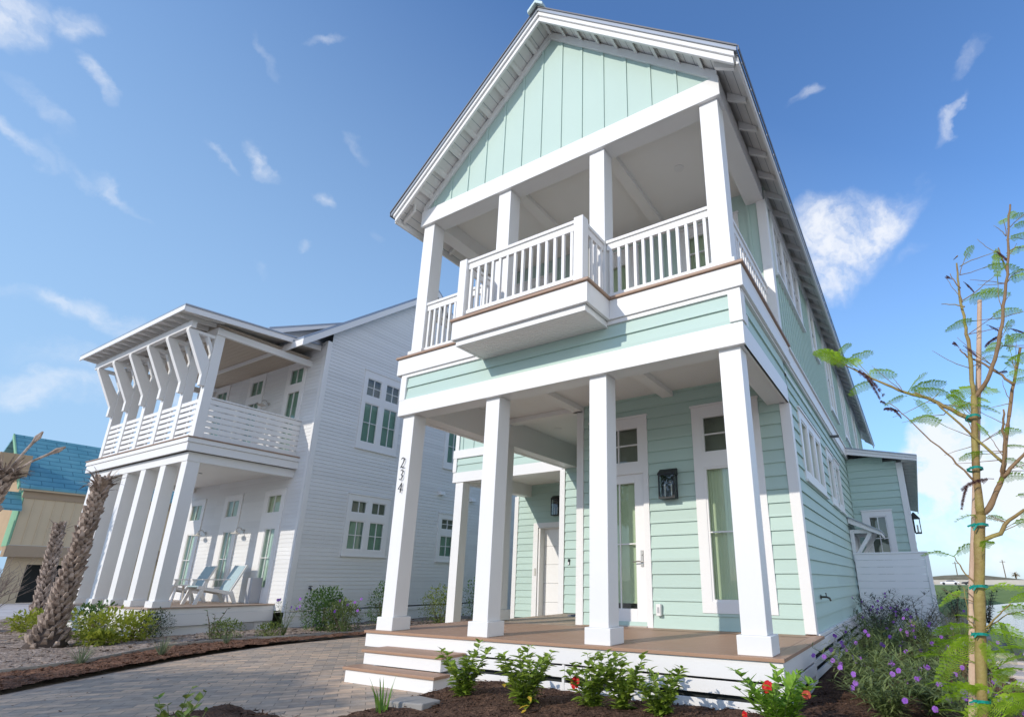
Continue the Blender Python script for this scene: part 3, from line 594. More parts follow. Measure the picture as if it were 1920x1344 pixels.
# ================================================================== SETTING
rnd = random.Random(7)
def ground_mat(name, cols, scale, rough=.95, bump=.6, bscale=60., fine=9.):
    m = bpy.data.materials.new(name); m.use_nodes = True; t = m.node_tree; p = t.nodes['Principled BSDF']
    p.inputs['Roughness'].default_value = rough; p.inputs['Specular IOR Level'].default_value = .15
    tcn = t.nodes.new('ShaderNodeTexCoord'); n1 = t.nodes.new('ShaderNodeTexNoise'); n1.inputs['Scale'].default_value = scale; n1.inputs['Detail'].default_value = 10; n1.inputs['Roughness'].default_value = .65
    n2 = t.nodes.new('ShaderNodeTexNoise'); n2.inputs['Scale'].default_value = scale*fine; n2.inputs['Detail'].default_value = 6
    mx = t.nodes.new('ShaderNodeMath'); mx.operation = 'ADD'; mh = t.nodes.new('ShaderNodeMath'); mh.operation = 'MULTIPLY'; mh.inputs[1].default_value = .5
    for n_ in (n1, n2): t.links.new(tcn.outputs['Object'], n_.inputs['Vector'])
    t.links.new(n1.outputs['Fac'], mx.inputs[0]); t.links.new(n2.outputs['Fac'], mx.inputs[1]); t.links.new(mx.outputs[0], mh.inputs[0])
    cr_ = t.nodes.new('ShaderNodeValToRGB'); el = cr_.color_ramp.elements
    el[0].position = .36; el[0].color = (*cols[0], 1); el[1].position = .64; el[1].color = (*cols[-1], 1)
    for i, c in enumerate(cols[1:-1]): e = el.new(.36+.28*(i+1)/(len(cols)-1)); e.color = (*c, 1)
    t.links.new(mh.outputs[0], cr_.inputs[0]); t.links.new(cr_.outputs[0], p.inputs['Base Color'])
    n3 = t.nodes.new('ShaderNodeTexNoise'); n3.inputs['Scale'].default_value = bscale; n3.inputs['Detail'].default_value = 6; t.links.new(tcn.outputs['Object'], n3.inputs['Vector'])
    bp = t.nodes.new('ShaderNodeBump'); bp.inputs['Strength'].default_value = bump; bp.inputs['Distance'].default_value = .03
    t.links.new(n3.outputs['Fac'], bp.inputs['Height']); t.links.new(bp.outputs[0], p.inputs['Normal'])
    return m
SAND = ground_mat('sandy_soil', [(.25, .20, .16), (.42, .365, .31), (.55, .495, .44)], 1.2)
MULCH = ground_mat('bark_mulch', [(.040, .024, .017), (.105, .060, .040), (.19, .112, .073)], 6, bump=1.0, bscale=45)
MULCH2 = ground_mat('reddish_mulch', [(.080, .042, .027), (.20, .105, .066), (.31, .175, .11)], 5, bump=1.0, bscale=45)
GRASSF = ground_mat('meadow_green', [(.10, .15, .035), (.17, .23, .06), (.22, .27, .09)], .25, bump=.3, bscale=4)
def struct(o): o['kind'] = 'structure'; return o
def paver_mat():
    m = bpy.data.materials.new('pavers'); m.use_nodes = True; t = m.node_tree; p = t.nodes['Principled BSDF']; p.inputs['Roughness'].default_value = .62; p.inputs['Specular IOR Level'].default_value = .35
    tcn = t.nodes.new('ShaderNodeTexCoord'); mp = t.nodes.new('ShaderNodeMapping'); mp.inputs['Rotation'].default_value = (0, 0, R(-52)); t.links.new(tcn.outputs['Object'], mp.inputs[0])
    br = t.nodes.new('ShaderNodeTexBrick'); br.inputs['Scale'].default_value = 1.0; br.inputs['Brick Width'].default_value = .27; br.inputs['Row Height'].default_value = .135; br.inputs['Mortar Size'].default_value = .0055; br.inputs['Mortar Smooth'].default_value = .3; br.offset = .5
    br.inputs['Color1'].default_value = (0, 0, 0, 1); br.inputs['Color2'].default_value = (1, 1, 1, 1); br.inputs['Mortar'].default_value = (0.449, 0.412, 0.351, 1); br.inputs['Bias'].default_value = 0
    t.links.new(mp.outputs[0], br.inputs['Vector'])
    cr_ = t.nodes.new('ShaderNodeValToRGB'); el = cr_.color_ramp.elements; el[0].position = .05; el[0].color = (0.247, 0.206, 0.165, 1); el[1].position = .95; el[1].color = (0.452, 0.326, 0.221, 1)
    for pos, c in ((.3, (0.362, 0.271, 0.193)), (.55, (0.307, 0.252, 0.197)), (.75, (0.402, 0.298, 0.209))): e = el.new(pos); e.color = (*c, 1)
    t.links.new(br.outputs['Color'], cr_.inputs[0])
    nz = t.nodes.new('ShaderNodeTexNoise'); nz.inputs['Scale'].default_value = 9; nz.inputs['Detail'].default_value = 8; t.links.new(tcn.outputs['Object'], nz.inputs['Vector'])
    rm = t.nodes.new('ShaderNodeMapRange'); rm.inputs[1].default_value = .25; rm.inputs[2].default_value = .75; rm.inputs[3].default_value = 1.05; rm.inputs[4].default_value = 1.6; t.links.new(nz.outputs['Fac'], rm.inputs[0])
    vm = t.nodes.new('ShaderNodeVectorMath'); vm.operation = 'SCALE'; t.links.new(cr_.outputs[0], vm.inputs[0]); t.links.new(rm.outputs[0], vm.inputs['Scale'])
    mo = t.nodes.new('ShaderNodeMix'); mo.data_type = 'RGBA'; t.links.new(br.outputs['Fac'], mo.inputs['Factor']); t.links.new(vm.outputs[0], mo.inputs['A']); mo.inputs['B'].default_value = (0.242, 0.196, 0.149, 1)
    t.links.new(mo.outputs['Result'], p.inputs['Base Color'])
    n3 = t.nodes.new('ShaderNodeTexNoise'); n3.inputs['Scale'].default_value = 70; t.links.new(tcn.outputs['Object'], n3.inputs['Vector'])
    hm = t.nodes.new('ShaderNodeMath'); hm.operation = 'MULTIPLY_ADD'; hm.inputs[1].default_value = -1.5; t.links.new(br.outputs['Fac'], hm.inputs[0]); t.links.new(n3.outputs['Fac'], hm.inputs[2])
    bp = t.nodes.new('ShaderNodeBump'); bp.inputs['Strength'].default_value = .35; bp.inputs['Distance'].default_value = .012; t.links.new(hm.outputs[0], bp.inputs['Height']); t.links.new(bp.outputs[0], p.inputs['Normal'])
    return m
PAVER = paver_mat()
PAVE_LANDING.build('paved_landing', PAVER, GH)
def sheet(name, pts, z, m):
    return struct(MB().face([(x, y, z) for x, y in pts]).build(name, m))
def hash2(i, j): return math.sin(i*127.1+j*311.7)*43758.5453 % 1.0
def vnoise(x, y):
    i, j = math.floor(x), math.floor(y); fx, fy = x-i, y-j; fx = fx*fx*(3-2*fx); fy = fy*fy*(3-2*fy)
    a, b, c, d = hash2(i, j), hash2(i+1, j), hash2(i, j+1), hash2(i+1, j+1)
    return (a*(1-fx)+b*fx)*(1-fy)+(c*(1-fx)+d*fx)*fy
def fbm(x, y): return vnoise(x, y)*.5+vnoise(x*2.1+5, y*2.1)*.3+vnoise(x*5.3, y*5.3+9)*.2
sheet('ground', [(-1500, -900), (1500, -900), (1500, 1800), (-1500, 1800)], -.525, SAND)
def terrain(name, x0, x1, y0, y1, step, zf, inside, m, chips=0, chip_len=.05, kind='structure'):
    nx, ny = int((x1-x0)/step)+1, int((y1-y0)/step)+1; idx = {}; mb = MB()
    for j in range(ny):
        for i in range(nx):
            x, y = x0+i*step, y0+j*step
            if inside(x, y): idx[i, j] = len(mb.v); mb.v.append((x, y, zf(x, y)))
    for j in range(ny-1):
        for i in range(nx-1):
            q = [(i, j), (i+1, j), (i+1, j+1), (i, j+1)]
            if all(k in idx for k in q): mb.f.append(tuple(idx[k] for k in q))
    keys = list(idx)
    for _ in range(chips):
        i, j = rnd.choice(keys); x, y = x0+(i+rnd.random())*step, y0+(j+rnd.random())*step
        if not inside(x, y): continue
        z = zf(x, y)+rnd.uniform(.0, .012); a = rnd.uniform(0, 6.3); l = chip_len*rnd.uniform(.4, 1.3); w = l*rnd.uniform(.12, .4); t = rnd.uniform(-.4, .4)
        d = Vector((math.cos(a), math.sin(a), t)).normalized(); s_ = Vector((-math.sin(a), math.cos(a), rnd.uniform(-.5, .5)))*w; c = Vector((x, y, z))
        mb.face([c-d*l/2-s_/2, c+d*l/2-s_/2*.6, c+d*l/2+s_/2*.6, c-d*l/2+s_/2])
    o = mb.build(name, m); o['kind'] = kind; return o
def inpoly(pts):
    def f(x, y):
        r = False; n = len(pts)
        for i in range(n):
            (a, b), (c, d) = pts[i], pts[i-1]
            if (b > y) != (d > y) and x < (c-a)*(y-b)/(d-b)+a: r = not r
        return r
    return f
DRIVE_L = [(-5.2, -6.5), (-6.2, -4.4), (-6.99, -3.10), (-7.69, -1.97), (-8.2, -1.1), (-8.58, -.29), (-8.86, .6), (-8.94, 1.37), (-8.90, 2.3), (-8.84, 2.84), (-8.75, 5), (-8.6, 7.7)]
EDGE_L = [(-6.6, -6.5), (-7.9, -4.4), (-8.45, -3.2), (-8.56, -2.4), (-8.85, -1.75), (-9.45, -1.0), (-9.86, -.45), (-10.02, .40), (-9.85, 1.1), (-9.55, 1.71), (-9.38, 2.4), (-9.33, 3.09), (-9.25, 5), (-9.2, 7.7)]
struct(MB().face([(x, y, -.50) for x, y in DRIVE_L[::-1]+[(-4.33, -6.5), (-4.33, -2.236), (-2.95, -2.236), (-2.95, -.19), (-5.0, -.19), (-5.0, 7.7)]]).build('driveway', PAVER))
terrain('mulch_strip', -10.2, -5.0, -6.5, 7.7, .06, lambda x, y: -.475+.055*fbm(x*6, y*6), inpoly(DRIVE_L+EDGE_L[::-1]), MULCH2, 7000, .06)
struct(MB().face([(-120, -22, -.515), (120, -22, -.515), (120, -8.2, -.515), (-120, -8.2, -.515)]).build('street', ground_mat('bounce_concrete', [(.50, .47, .43), (.58, .55, .51), (.64, .61, .57)], .8, bump=.2, bscale=20)))  # unseen street behind the camera, added to bounce light into the shade
bedf = inpoly([(-26, -4.6), (-8.5, -4.6)]+[p for p in EDGE_L[2:]]+[(-9.4, 8.5), (-12, 8.5), (-12.2, 2.8), (-12.4, .1), (-18.7, .1), (-19, 1.5), (-26, 1.0)])
terrain('planting_bed', -22, -9, -4.6, 8.5, .09, lambda x, y: -.510+.07*fbm(x*3.1, y*3.1), bedf, ground_mat('leaf_litter', [(.15, .11, .085), (.32, .25, .20), (.48, .40, .335)], 3.5, bump=.9, bscale=30), 9000, .09)
mb = MB()
for _ in range(420):
    x, y = rnd.uniform(-8.7, -3.2), rnd.uniform(-4.5, 5.5)
    if not inpoly(DRIVE_L[::-1]+[(-4.4, -6.4), (-4.4, -2.3), (-3.05, -2.3), (-3.05, -.9), (-4.8, -.9), (-5.1, 7)])(x, y): continue
    if rnd.random() < .6: k_ = min(range(len(DRIVE_L)), key=lambda i: abs(DRIVE_L[i][1]-y)); x = x*.25+(DRIVE_L[k_][0]+.25)*.75
    a = rnd.uniform(0, 6.3); l = rnd.uniform(.012, .05); w = l*rnd.uniform(.25, .6); d = Vector((math.cos(a), math.sin(a), rnd.uniform(0, .3)))*l/2; q = Vector((-math.sin(a), math.cos(a), 0))*w/2; c = Vector((x, y, -.494))
    mb.face([c-d, c-q, c+d, c+q])
o = mb.build('leaf_litter', MULCH2); o['kind'] = 'stuff'
# bed edging: a thin board on edge along the mulch strip
mb = MB()
for a, b in zip(EDGE_L, EDGE_L[1:]): mb.beam((a[0], a[1], -.47), (b[0], b[1], -.47), .025, .11)
ed = mb.build('garden_edging', mat('edging_grey', (.36, .33, .29), .8, .15, 5)); tag(ed, 'thin grey edging strip curving between the reddish mulch and the sandy bed', 'garden edging')
terrain('mulch_island', -4.33, -1.2, -6.0, -2.236, .05, lambda x, y: -.485+.05*fbm(x*7, y*7), lambda x, y: True, MULCH, 5000, .05)
def bed_z(x, y):
    r = min(1, max(0, (y+.5)/5)); return -.475+.07*fbm(x*5, y*5)+.08*r*(1-min(1, abs(x-.9)/1.2))+.045*math.exp(-((y+.9)/.5)**2)
terrain('mulch_bed', -2.95, 2.25, -2.2, 9.0, .05, bed_z, lambda x, y: (y < -.10 or x > .20) and (x < 2.0+.2*fbm(y, 3) or y < -.3), MULCH, 16000, .05)
# meadow, pond and far things on the right
struct(MB().face([(x, y, -.515) for x, y in ((1.9, 17), (400, 17), (400, 1500), (-300, 1500), (-300, 60), (1.0, 60))]).build('meadow', GRASSF))
WATER = bpy.data.materials.new('pond_water'); WATER.use_nodes = True; t = WATER.node_tree; p = t.nodes['Principled BSDF']; p.inputs['Base Color'].default_value = (.10, .14, .18, 1); p.inputs['Roughness'].default_value = .08
nz = t.nodes.new('ShaderNodeTexNoise'); nz.inputs['Scale'].default_value = 3.5; nz.inputs['Detail'].default_value = 5; tcn = t.nodes.new('ShaderNodeTexCoord'); t.links.new(tcn.outputs['Object'], nz.inputs['Vector']); bp = t.nodes.new('ShaderNodeBump'); bp.inputs['Strength'].default_value = .25; bp.inputs['Distance'].default_value = .1; t.links.new(nz.outputs['Fac'], bp.inputs['Height']); t.links.new(bp.outputs[0], p.inputs['Normal'])
sheet('pond', [(2.5, 12.0), (3.0, 9.6), (60, 9.6), (60, 33), (14, 36), (6, 34), (3.6, 27), (2.6, 18)], -.508, WATER)
tag(MB().prism([(2.36, 4.9, -.56), (2.46, 4.9, -.56), (2.46, 4.9, -.43), (2.36, 4.9, -.43)], (.62, 8.5, 0)).build('retaining_edge', mat('dark_edge', (.09, .085, .08), .9, .2, 5)), 'dark low edge board between the planted bed and the grey bank of the pond', 'edging')
struct(MB().face([(x, y, -.517) for x, y in ((2.6, 3.0), (60, 3.0), (60, 9.65), (3.2, 9.65))]).build('shore', mat('dark_shore', (.20, .20, .205), .8, .3, 3)))
mb = MB()
GW = 46
for i in range(GW+1):
    for j in range(15):
        u, v = i/GW, j/14; x = -120+300*u; y = 240+70*v; mb.v.append((x, y, -.6+5.6*math.sin(math.pi*v)*(math.exp(-((x-17)/20)**2)*.55+.16*fbm(x*.06, y*.05)+.06*math.exp(-((x-110)/45)**2))))
for i in range(GW):
    for j in range(14): a = i*15+j; mb.f.append((a, a+15, a+16, a+1))
struct(mb.build('dunes', ground_mat('dune_scrub', [(.12, .11, .06), (.21, .18, .11), (.30, .26, .18)], .3, bump=.6, bscale=3), smooth=True))
struct(MB().face([(x, y, -.505) for x, y in ((-300, 168), (400, 168), (400, 181), (-300, 181))]).build('far_road', CONC))
tag(MB().box(-160, 300, 184, 184.5, -.52, .75).build('seawall', mat('seawall_tan', (.50, .46, .41), .9, .15, .4)), 'long low tan wall beyond the meadow under the horizon', 'wall')
struct(MB().face([(x, y, -.519) for x, y in ((-80, -30), (-19.5, -30), (-19.5, 1.2), (-22, 30), (-80, 60))]).build('sand_road', ground_mat('pale_sand', [(.40, .36, .33), (.52, .48, .45), (.58, .55, .52)], .5, bump=.2, bscale=10)))
# ================================================================== NEIGHBOUR HOUSE
NX, NY = -12.966, .589; NW = NY+2.42; NXR = NX+.749
NH = thing('house', 'pale grey beach house with a slatted balcony and forked white porch brackets', 'house', (-14, 4, -.5))
NC = [NX-1.035*i for i in range(6)]
WSH = mat('porch_grey', (.66, .66, .67), .6, .03, 2)
PLANK = mat('porch_planks', (.52, .455, .375), .6, .06, 2)
ZD = .06
mb = MB(); mb.box(NX-5.45, NX+.29, NY-.29, NY-.15, ZD-.03, ZD)
y = NY-.145
while y < NW: mb.box(NX-5.45, NX+.29, y, min(y+.135, NW), ZD-.03, ZD-.001); y += .14
mb.build('porch_deck', NDECK, NH, .003)
for z0, z1, e in ((-.09, .029, .26), (-.33, -.093, .28), (-.56, -.333, .22)):
    mb = MB(); mb.box(NX-5.42, NX+e, NY-e, NY-e+.03, z0, z1); mb.box(NX+e-.03, NX+e, NY-e+.031, NW, z0, z1); mb.build('skirt_board', WHITE, NH, .004)
mb = MB(); mb.box(NX-5.45, NX-5.42, NY-.25, NW, -.55, ZD-.03); mb.build('skirt_board', WHITE, NH)
box('foundation_panel', CONC, NH, NX+.245, NX+.256, NY+1.1, NY+2.0, -.55, -.35)
for x in NC:
    c = MB().box(x-.136, x+.136, NY-.136, NY+.136, ZD+.13, 3.262).build('column', WHITE, NH, .006); MB().box(x-.176, x+.176, NY-.176, NY+.176, ZD, ZD+.13).build('column_base', WHITE, c, .006)
mb = MB(); mb.box(NX-5.33, NX+.15, NY-.15, NY+.12, 3.254, 3.468); mb.box(NX-.12, NX+.15, NY+.121, NW-.002, 3.254, 3.468); mb.box(NX-5.33, NX-5.06, NY+.121, NW-.002, 3.254, 3.468); mb.build('beam', WHITE, NH, .005)
for z0, z1, e in ((3.470, 3.664, .26), (3.667, 3.775, .285)):
    mb = MB(); mb.box(NX-5.20-e, NX+e, NY-e, NY-e+.05, z0, z1); mb.box(NX+e-.05, NX+e, NY-e+.051, NW-.002, z0, z1); mb.box(NX-5.20-e, NX-5.15-e, NY-e+.051, NW-.002, z0, z1); mb.build('fascia_board', WHITE, NH, .005)
box('porch_ceiling', CEIL, NH, NX-5.3, NX+.14, NY-.10, NW, 3.40, 3.43)
mb = MB(); mb.box(NX-5.50, NX+.31, NY-.31, NW-.001, 3.777, 3.80); mb.build('deck_edge', DECK2, NH, .004)
for i in range(2):
    MB().tube([(NX-.6-1.6*i, NY+1.2, 3.39), (NX-.6-1.6*i, NY+1.2, 3.402)], .045, 12).build('ceiling_light', BLACK, NH)
# balcony columns with forked brackets
for i, x in enumerate(NC):
    c = MB().box(x-.09, x+.09, NY-.12, NY+.09, 3.80, 6.52).build('column', WHITE, NH, .005)
    X = x-.055; P = lambda y, z: (X, NY+y, z)
    mb = MB()
    mb.prism([P(-.122, 5.10), P(-.235, 5.10), P(-.235, 5.375), P(-.122, 5.77), P(-.122, 5.60)][:3]+[P(-.122, 5.72)], (.13, 0, 0))
    mb.prism([P(-.235, 5.376), P(-.720, 6.36), P(-.720, 6.42), P(-.545, 6.42), P(-.1225, 5.73), P(-.1225, 5.721)], (.13, 0, 0))
    mb.box(X+.002, X+.128, NY-.544, NY-.123, 6.345, 6.425)
    mb.prism([P(-.1235, 5.95), P(-.30, 6.344), P(-.24, 6.344), P(-.1235, 6.1)], (.12, 0, 0))
    mb.build('bracket', WHITE, c, .004)
mb = MB(); mb.box(NX-5.45, NX+.14, NY-.715, NY-.60, 6.427, 6.60); mb.build('beam', WHITE2, NH, .004)
mb = MB(); mb.box(NX+.04, NX+.13, NY-.12, NW-.002, 6.468, 6.644); mb.box(NX-5.26, NX-5.17, NY-.12, NW-.002, 6.468, 6.644); mb.box(NX-5.165, NX+.035, NY-.09, NY+.03, 6.53, 6.70); mb.build('beam', WHITE2, NH, .004)
# slatted railings
for a, b in zip(NC, NC[1:]):
    mb = MB()
    for k in range(7): mb.box(b+.092, a-.092, NY-.095, NY-.070, 3.865+.142*k, 3.865+.142*k+.098)
    mb.box((a+b)/2-.03, (a+b)/2+.03, NY-.069, NY-.03, 3.81, 4.80)
    mb.build('slat_railing', WHITE, NH, .003)
mb = MB()
for k in range(7): mb.box(NX+.055, NX+.080, NY+.092, NW-.003, 3.855+.142*k, 3.855+.142*k+.116)
mb.box(NX+.02, NX+.10, NY+.092, NW-.003, 4.835, 4.87)
for yy in (NY+.75, NY+1.55, NW-.06): mb.box(NX+.02, NX+.054, yy-.04, yy+.04, 3.81, 4.834)
mb.build('slat_railing', WHITE, NH, .003)
# porch roof
zr = lambda y: 6.80+.083*(y+1.05)
ya, yb_ = -1.05, 2.41
mb = MB(); mb.prism([(NX-5.66, NY+ya, zr(ya)-.035), (NX+.49, NY+ya, zr(ya)-.035), (NX+.49, NY+ya, zr(ya)), (NX-5.66, NY+ya, zr(ya))], (0, yb_-ya, .083*(yb_-ya))); nr = mb.build('porch_roof', METAL, NH)
mb = MB(); mb.prism([(NX-5.64, NY+ya+.02, zr(ya)-.05), (NX+.47, NY+ya+.02, zr(ya)-.05), (NX+.47, NY+ya+.02, zr(ya)-.036), (NX-5.64, NY+ya+.02, zr(ya)-.036)], (0, yb_-ya-.03, .083*(yb_-ya-.03))); mb.build('roof_decking', SOFFIT, nr)
mb = MB(); mb.box(NX-5.65, NX+.47, NY+ya, NY+ya+.03, zr(ya)-.155, zr(ya)-.037); mb.prism([(NX+.44, NY+ya+.031, zr(ya)-.18), (NX+.47, NY+ya+.031, zr(ya)-.18), (NX+.47, NY+ya+.031, zr(ya)-.051), (NX+.44, NY+ya+.031, zr(ya)-.051)], (0, yb_-ya-.04, .083*(yb_-ya-.04))); mb.build('eave_fascia', WHITE2, nr, .003)
for i in range(16):
    x = NX+.30-.395*i; MB().prism([(x-.022, NY+ya+.035, zr(ya)-.105), (x-.022, NY+ya+.035, zr(ya)-.055), (x-.022, NY-.10, zr(-.1)-.055), (x-.022, NY-.10, zr(-.1)-.17), (x-.022, NY-.59, zr(-.6)-.17)], (.044, 0, 0)).build('rafter_tail', SOFFIT, nr)
mb = MB(); y = NY-.08
while y < NW: mb.box(NX-5.16, NX+.03, y, min(y+.125, NW-.005), 6.765, 6.78); y += .133
mb.build('porch_ceiling', PLANK, NH)
# walls
pN = Front(NW)
nwins = []
for dx in (0, -2.09, -4.18):
    top = 6.71
    nwins.append(((NX-1.01+dx, NX-.10+dx, 3.80, top), [(NX-.86+dx, NX-.21+dx, 6.06, 6.56, 2, 1, BLIND2), (NX-.85+dx, NX-.25+dx, 4.0, 5.84, 2, 2, BLIND2)]))
    nwins.append(((NX-1.015+dx, NX-.055+dx, ZD, 2.96), [(NX-.845+dx, NX-.211+dx, 2.345, 2.845, 2, 1, BLIND), (NX-.735+dx, NX-.245+dx, .42, 1.95, 2, 2, mat('curtain_shade', (.62, .72, .67), .8))]))
mb = MB(); lap(mb, pN, NX-6.5, NXR-.10, -.1, 7.15, .105, [hole(t) for t, l in nwins], th=.012, base=-.135); mb.build('front_wall', PALE, NH)
for t, l in nwins: window(NH, pN, t, l, n=.03)
mb = MB(); mb.box(NXR-.115, NXR+.012, NW-.03, NW-.001, -.13, 7.15); mb.box(NXR-.001, NXR+.024, NW-.03, NW+.11, -.13, 7.15); mb.build('corner_board', WHITE, NH, .003)
yR = 10.4; yr = 6.70; zk = lambda y: 7.13+.806*((y if y < yr else 2*yr-y)-2.765)   # underside of the rake board
pS = Side(NXR)
nw = [((4.305, 5.767, 4.313, 6.717), [(4.42, 4.955, 5.93, 6.50, 2, 2, GREYGLASS), (5.115, 5.65, 5.93, 6.50, 2, 2, GREYGLASS), (4.42, 4.955, 4.50, 5.72, 2, 2, BLIND2), (5.115, 5.65, 4.50, 5.72, 2, 2, BLIND2)]),
      ((4.320, 5.775, 1.278, 2.954), [(4.44, 4.96, 2.44, 2.80, 2, 1, GREYGLASS), (5.12, 5.64, 2.44, 2.80, 2, 1, GREYGLASS), (4.44, 4.96, 1.43, 2.23, 2, 2, BLIND2), (5.12, 5.64, 1.43, 2.23, 2, 2, BLIND2)]),
      ((7.80, 8.66, 1.22, 2.76), [(7.94, 8.52, 2.24, 2.60, 2, 2, GREYGLASS), (7.94, 8.52, 1.36, 2.04, 2, 2, BLIND2)]),
      ((7.80, 8.66, 4.313, 6.5), [(7.94, 8.52, 5.93, 6.36, 2, 2, GREYGLASS), (7.94, 8.52, 4.5, 5.72, 2, 2, BLIND2)])]
mb = MB(); lap(mb, pS, NW+.11, yR, -.10, zk(yr)+.05, .105, [hole(t) for t, l in nw], th=.014, base=-.135,
    span=lambda v: (NW+.11, yR) if v < 7.2 else (max(NW+.11, 2.765+(v-7.18)/.806), min(yR, 2*yr-2.765-(v-7.18)/.806))); mb.build('side_wall', PALE, NH)
for t, l in nw: window(NH, pS, t, l, n=.03, sill=1)
mb = MB(); mb.box(NXR-.01, NXR+.035, NW-.02, yR, -.235, -.137); mb.box(NXR-.02, NXR+.02, NW-.02, yR, -.56, -.237); mb.build('skirt_board', WHITE, NH, .003)
for yy, z in ((7.79, 3.42), (9.32, 3.37)):
    MB().prism([(NXR+.01, yy-.10, z-.06), (NXR+.16, yy-.10, z-.06), (NXR+.13, yy-.10, z+.05), (NXR+.01, yy-.10, z+.07)], (0, .20, 0)).build('vent_hood', WHITE, NH, .006)
mb = MB(); mb.box(NXR-3.0, NXR-.15, yR+.03, 16, -.5, 6.0); mb.box(NX-6.5, NXR-.02, yR, yR+.02, -.5, 7.2); mb.box(NX-6.52, NX-6.5, NW, yR, -.5, 7.2); mb.face([(NX-6.5, NW, 7.2), (NX-6.5, yR, 7.2), (NX-6.5, yr, 10.3)]); mb.build('rear_wall', PALE, NH)
zt = lambda y: zk(y)+.27
y0 = 2.15; y1 = 2*yr-y0; XO = -11.995
mb = MB()
for a, b in ((y0, yr), (yr, y1)): mb.prism([(XO, a, zt(a)-.06), (XO, b, zt(b)-.06), (XO, b, zt(b)), (XO, a, zt(a))], (NX-6.7-XO, 0, 0))
nr2 = mb.build('main_roof', METAL, NH)
mb = MB()
for a, b in ((y0+.02, yr), (yr, y1-.02)): mb.prism([(XO-.005, a, zk(a)), (XO-.005, b, zk(b)), (XO-.005, b, zt(b)-.061), (XO-.005, a, zt(a)-.061)], (-.035, 0, 0)); mb.prism([(XO-.041, a, zt(a)-.10), (XO-.041, b, zt(b)-.10), (XO-.041, b, zt(b)-.062), (XO-.041, a, zt(a)-.062)], (-.20, 0, 0))
mb.box(NX-6.7, XO-.006, y0, y0+.03, zk(y0)+.02, zt(y0)-.062); mb.build('rake_fascia', WHITE2, nr2, .003)
mb = MB()
for i in range(14): mb.prism([(XO-.3-.45*i, y0+.01, zt(y0)+.001), (XO-.325-.45*i, y0+.01, zt(y0)+.001), (XO-.325-.45*i, y0+.01, zt(y0)+.03), (XO-.3-.45*i, y0+.01, zt(y0)+.03)], (0, yr-y0-.02, .806*(yr-y0-.02)))
mb.build('seam', METAL, nr2)
# shed dormer
zd_ = lambda y: 7.42+.5*(y-2.0)
dx0, dx1 = -17.6, -13.45
mb = MB(); mb.prism([(dx1, 1.95, zd_(1.95)), (dx1, 4.5, zd_(4.5)), (dx1, 4.5, zd_(4.5)+.06), (dx1, 1.95, zd_(1.95)+.06)], (dx0-dx1, 0, 0)); dm = mb.build('dormer_roof', METAL, NH)
mb = MB(); mb.prism([(dx1-.005, 1.96, zd_(1.96)-.15), (dx1-.005, 3.95, zd_(3.95)-.10), (dx1-.005, 3.95, zd_(3.95)-.001), (dx1-.005, 1.96, zd_(1.96)-.001)], (-.03, 0, 0)); mb.box(dx0, dx1-.036, 1.955, 1.985, zd_(1.96)-.15, zd_(1.96)-.002); mb.build('rake_fascia', WHITE2, dm, .003)
mb = MB(); mb.prism([(dx1-.25, 2.6, 7.2), (dx1-.25, 4.2, zt(4.2)-.1), (dx1-.25, 4.2, zd_(4.2)-.01), (dx1-.25, 2.6, zd_(2.6)-.01)], (dx0-dx1+.5, 0, 0)); mb.build('dormer_wall', PALE, NH)
# barn lamps
for x, z in ((NX-1.80, 1.91), (NX-3.88, 1.93), (NX-1.77, 5.64)):
    mb = MB(); mb.tube([(x, NW-.02, z+.02), (x, NW-.04, z+.02)], .05, 12); mb.tube([(x, NW-.04, z+.02), (x, NW-.10, z+.09), (x, NW-.17, z+.10), (x, NW-.22, z+.05), (x, NW-.22, z)], .011, 8); lo = mb.build('wall_lamp', NICKEL, NH)
    MB().tube([(x, NW-.22, z+.01), (x, NW-.22, z-.03), (x, NW-.22, z-.05), (x, NW-.22, z-.075)], [.02, .035, .10, .125], 16).build('lamp_shade', mat('shade_cream', (.62, .60, .55), .4), lo)
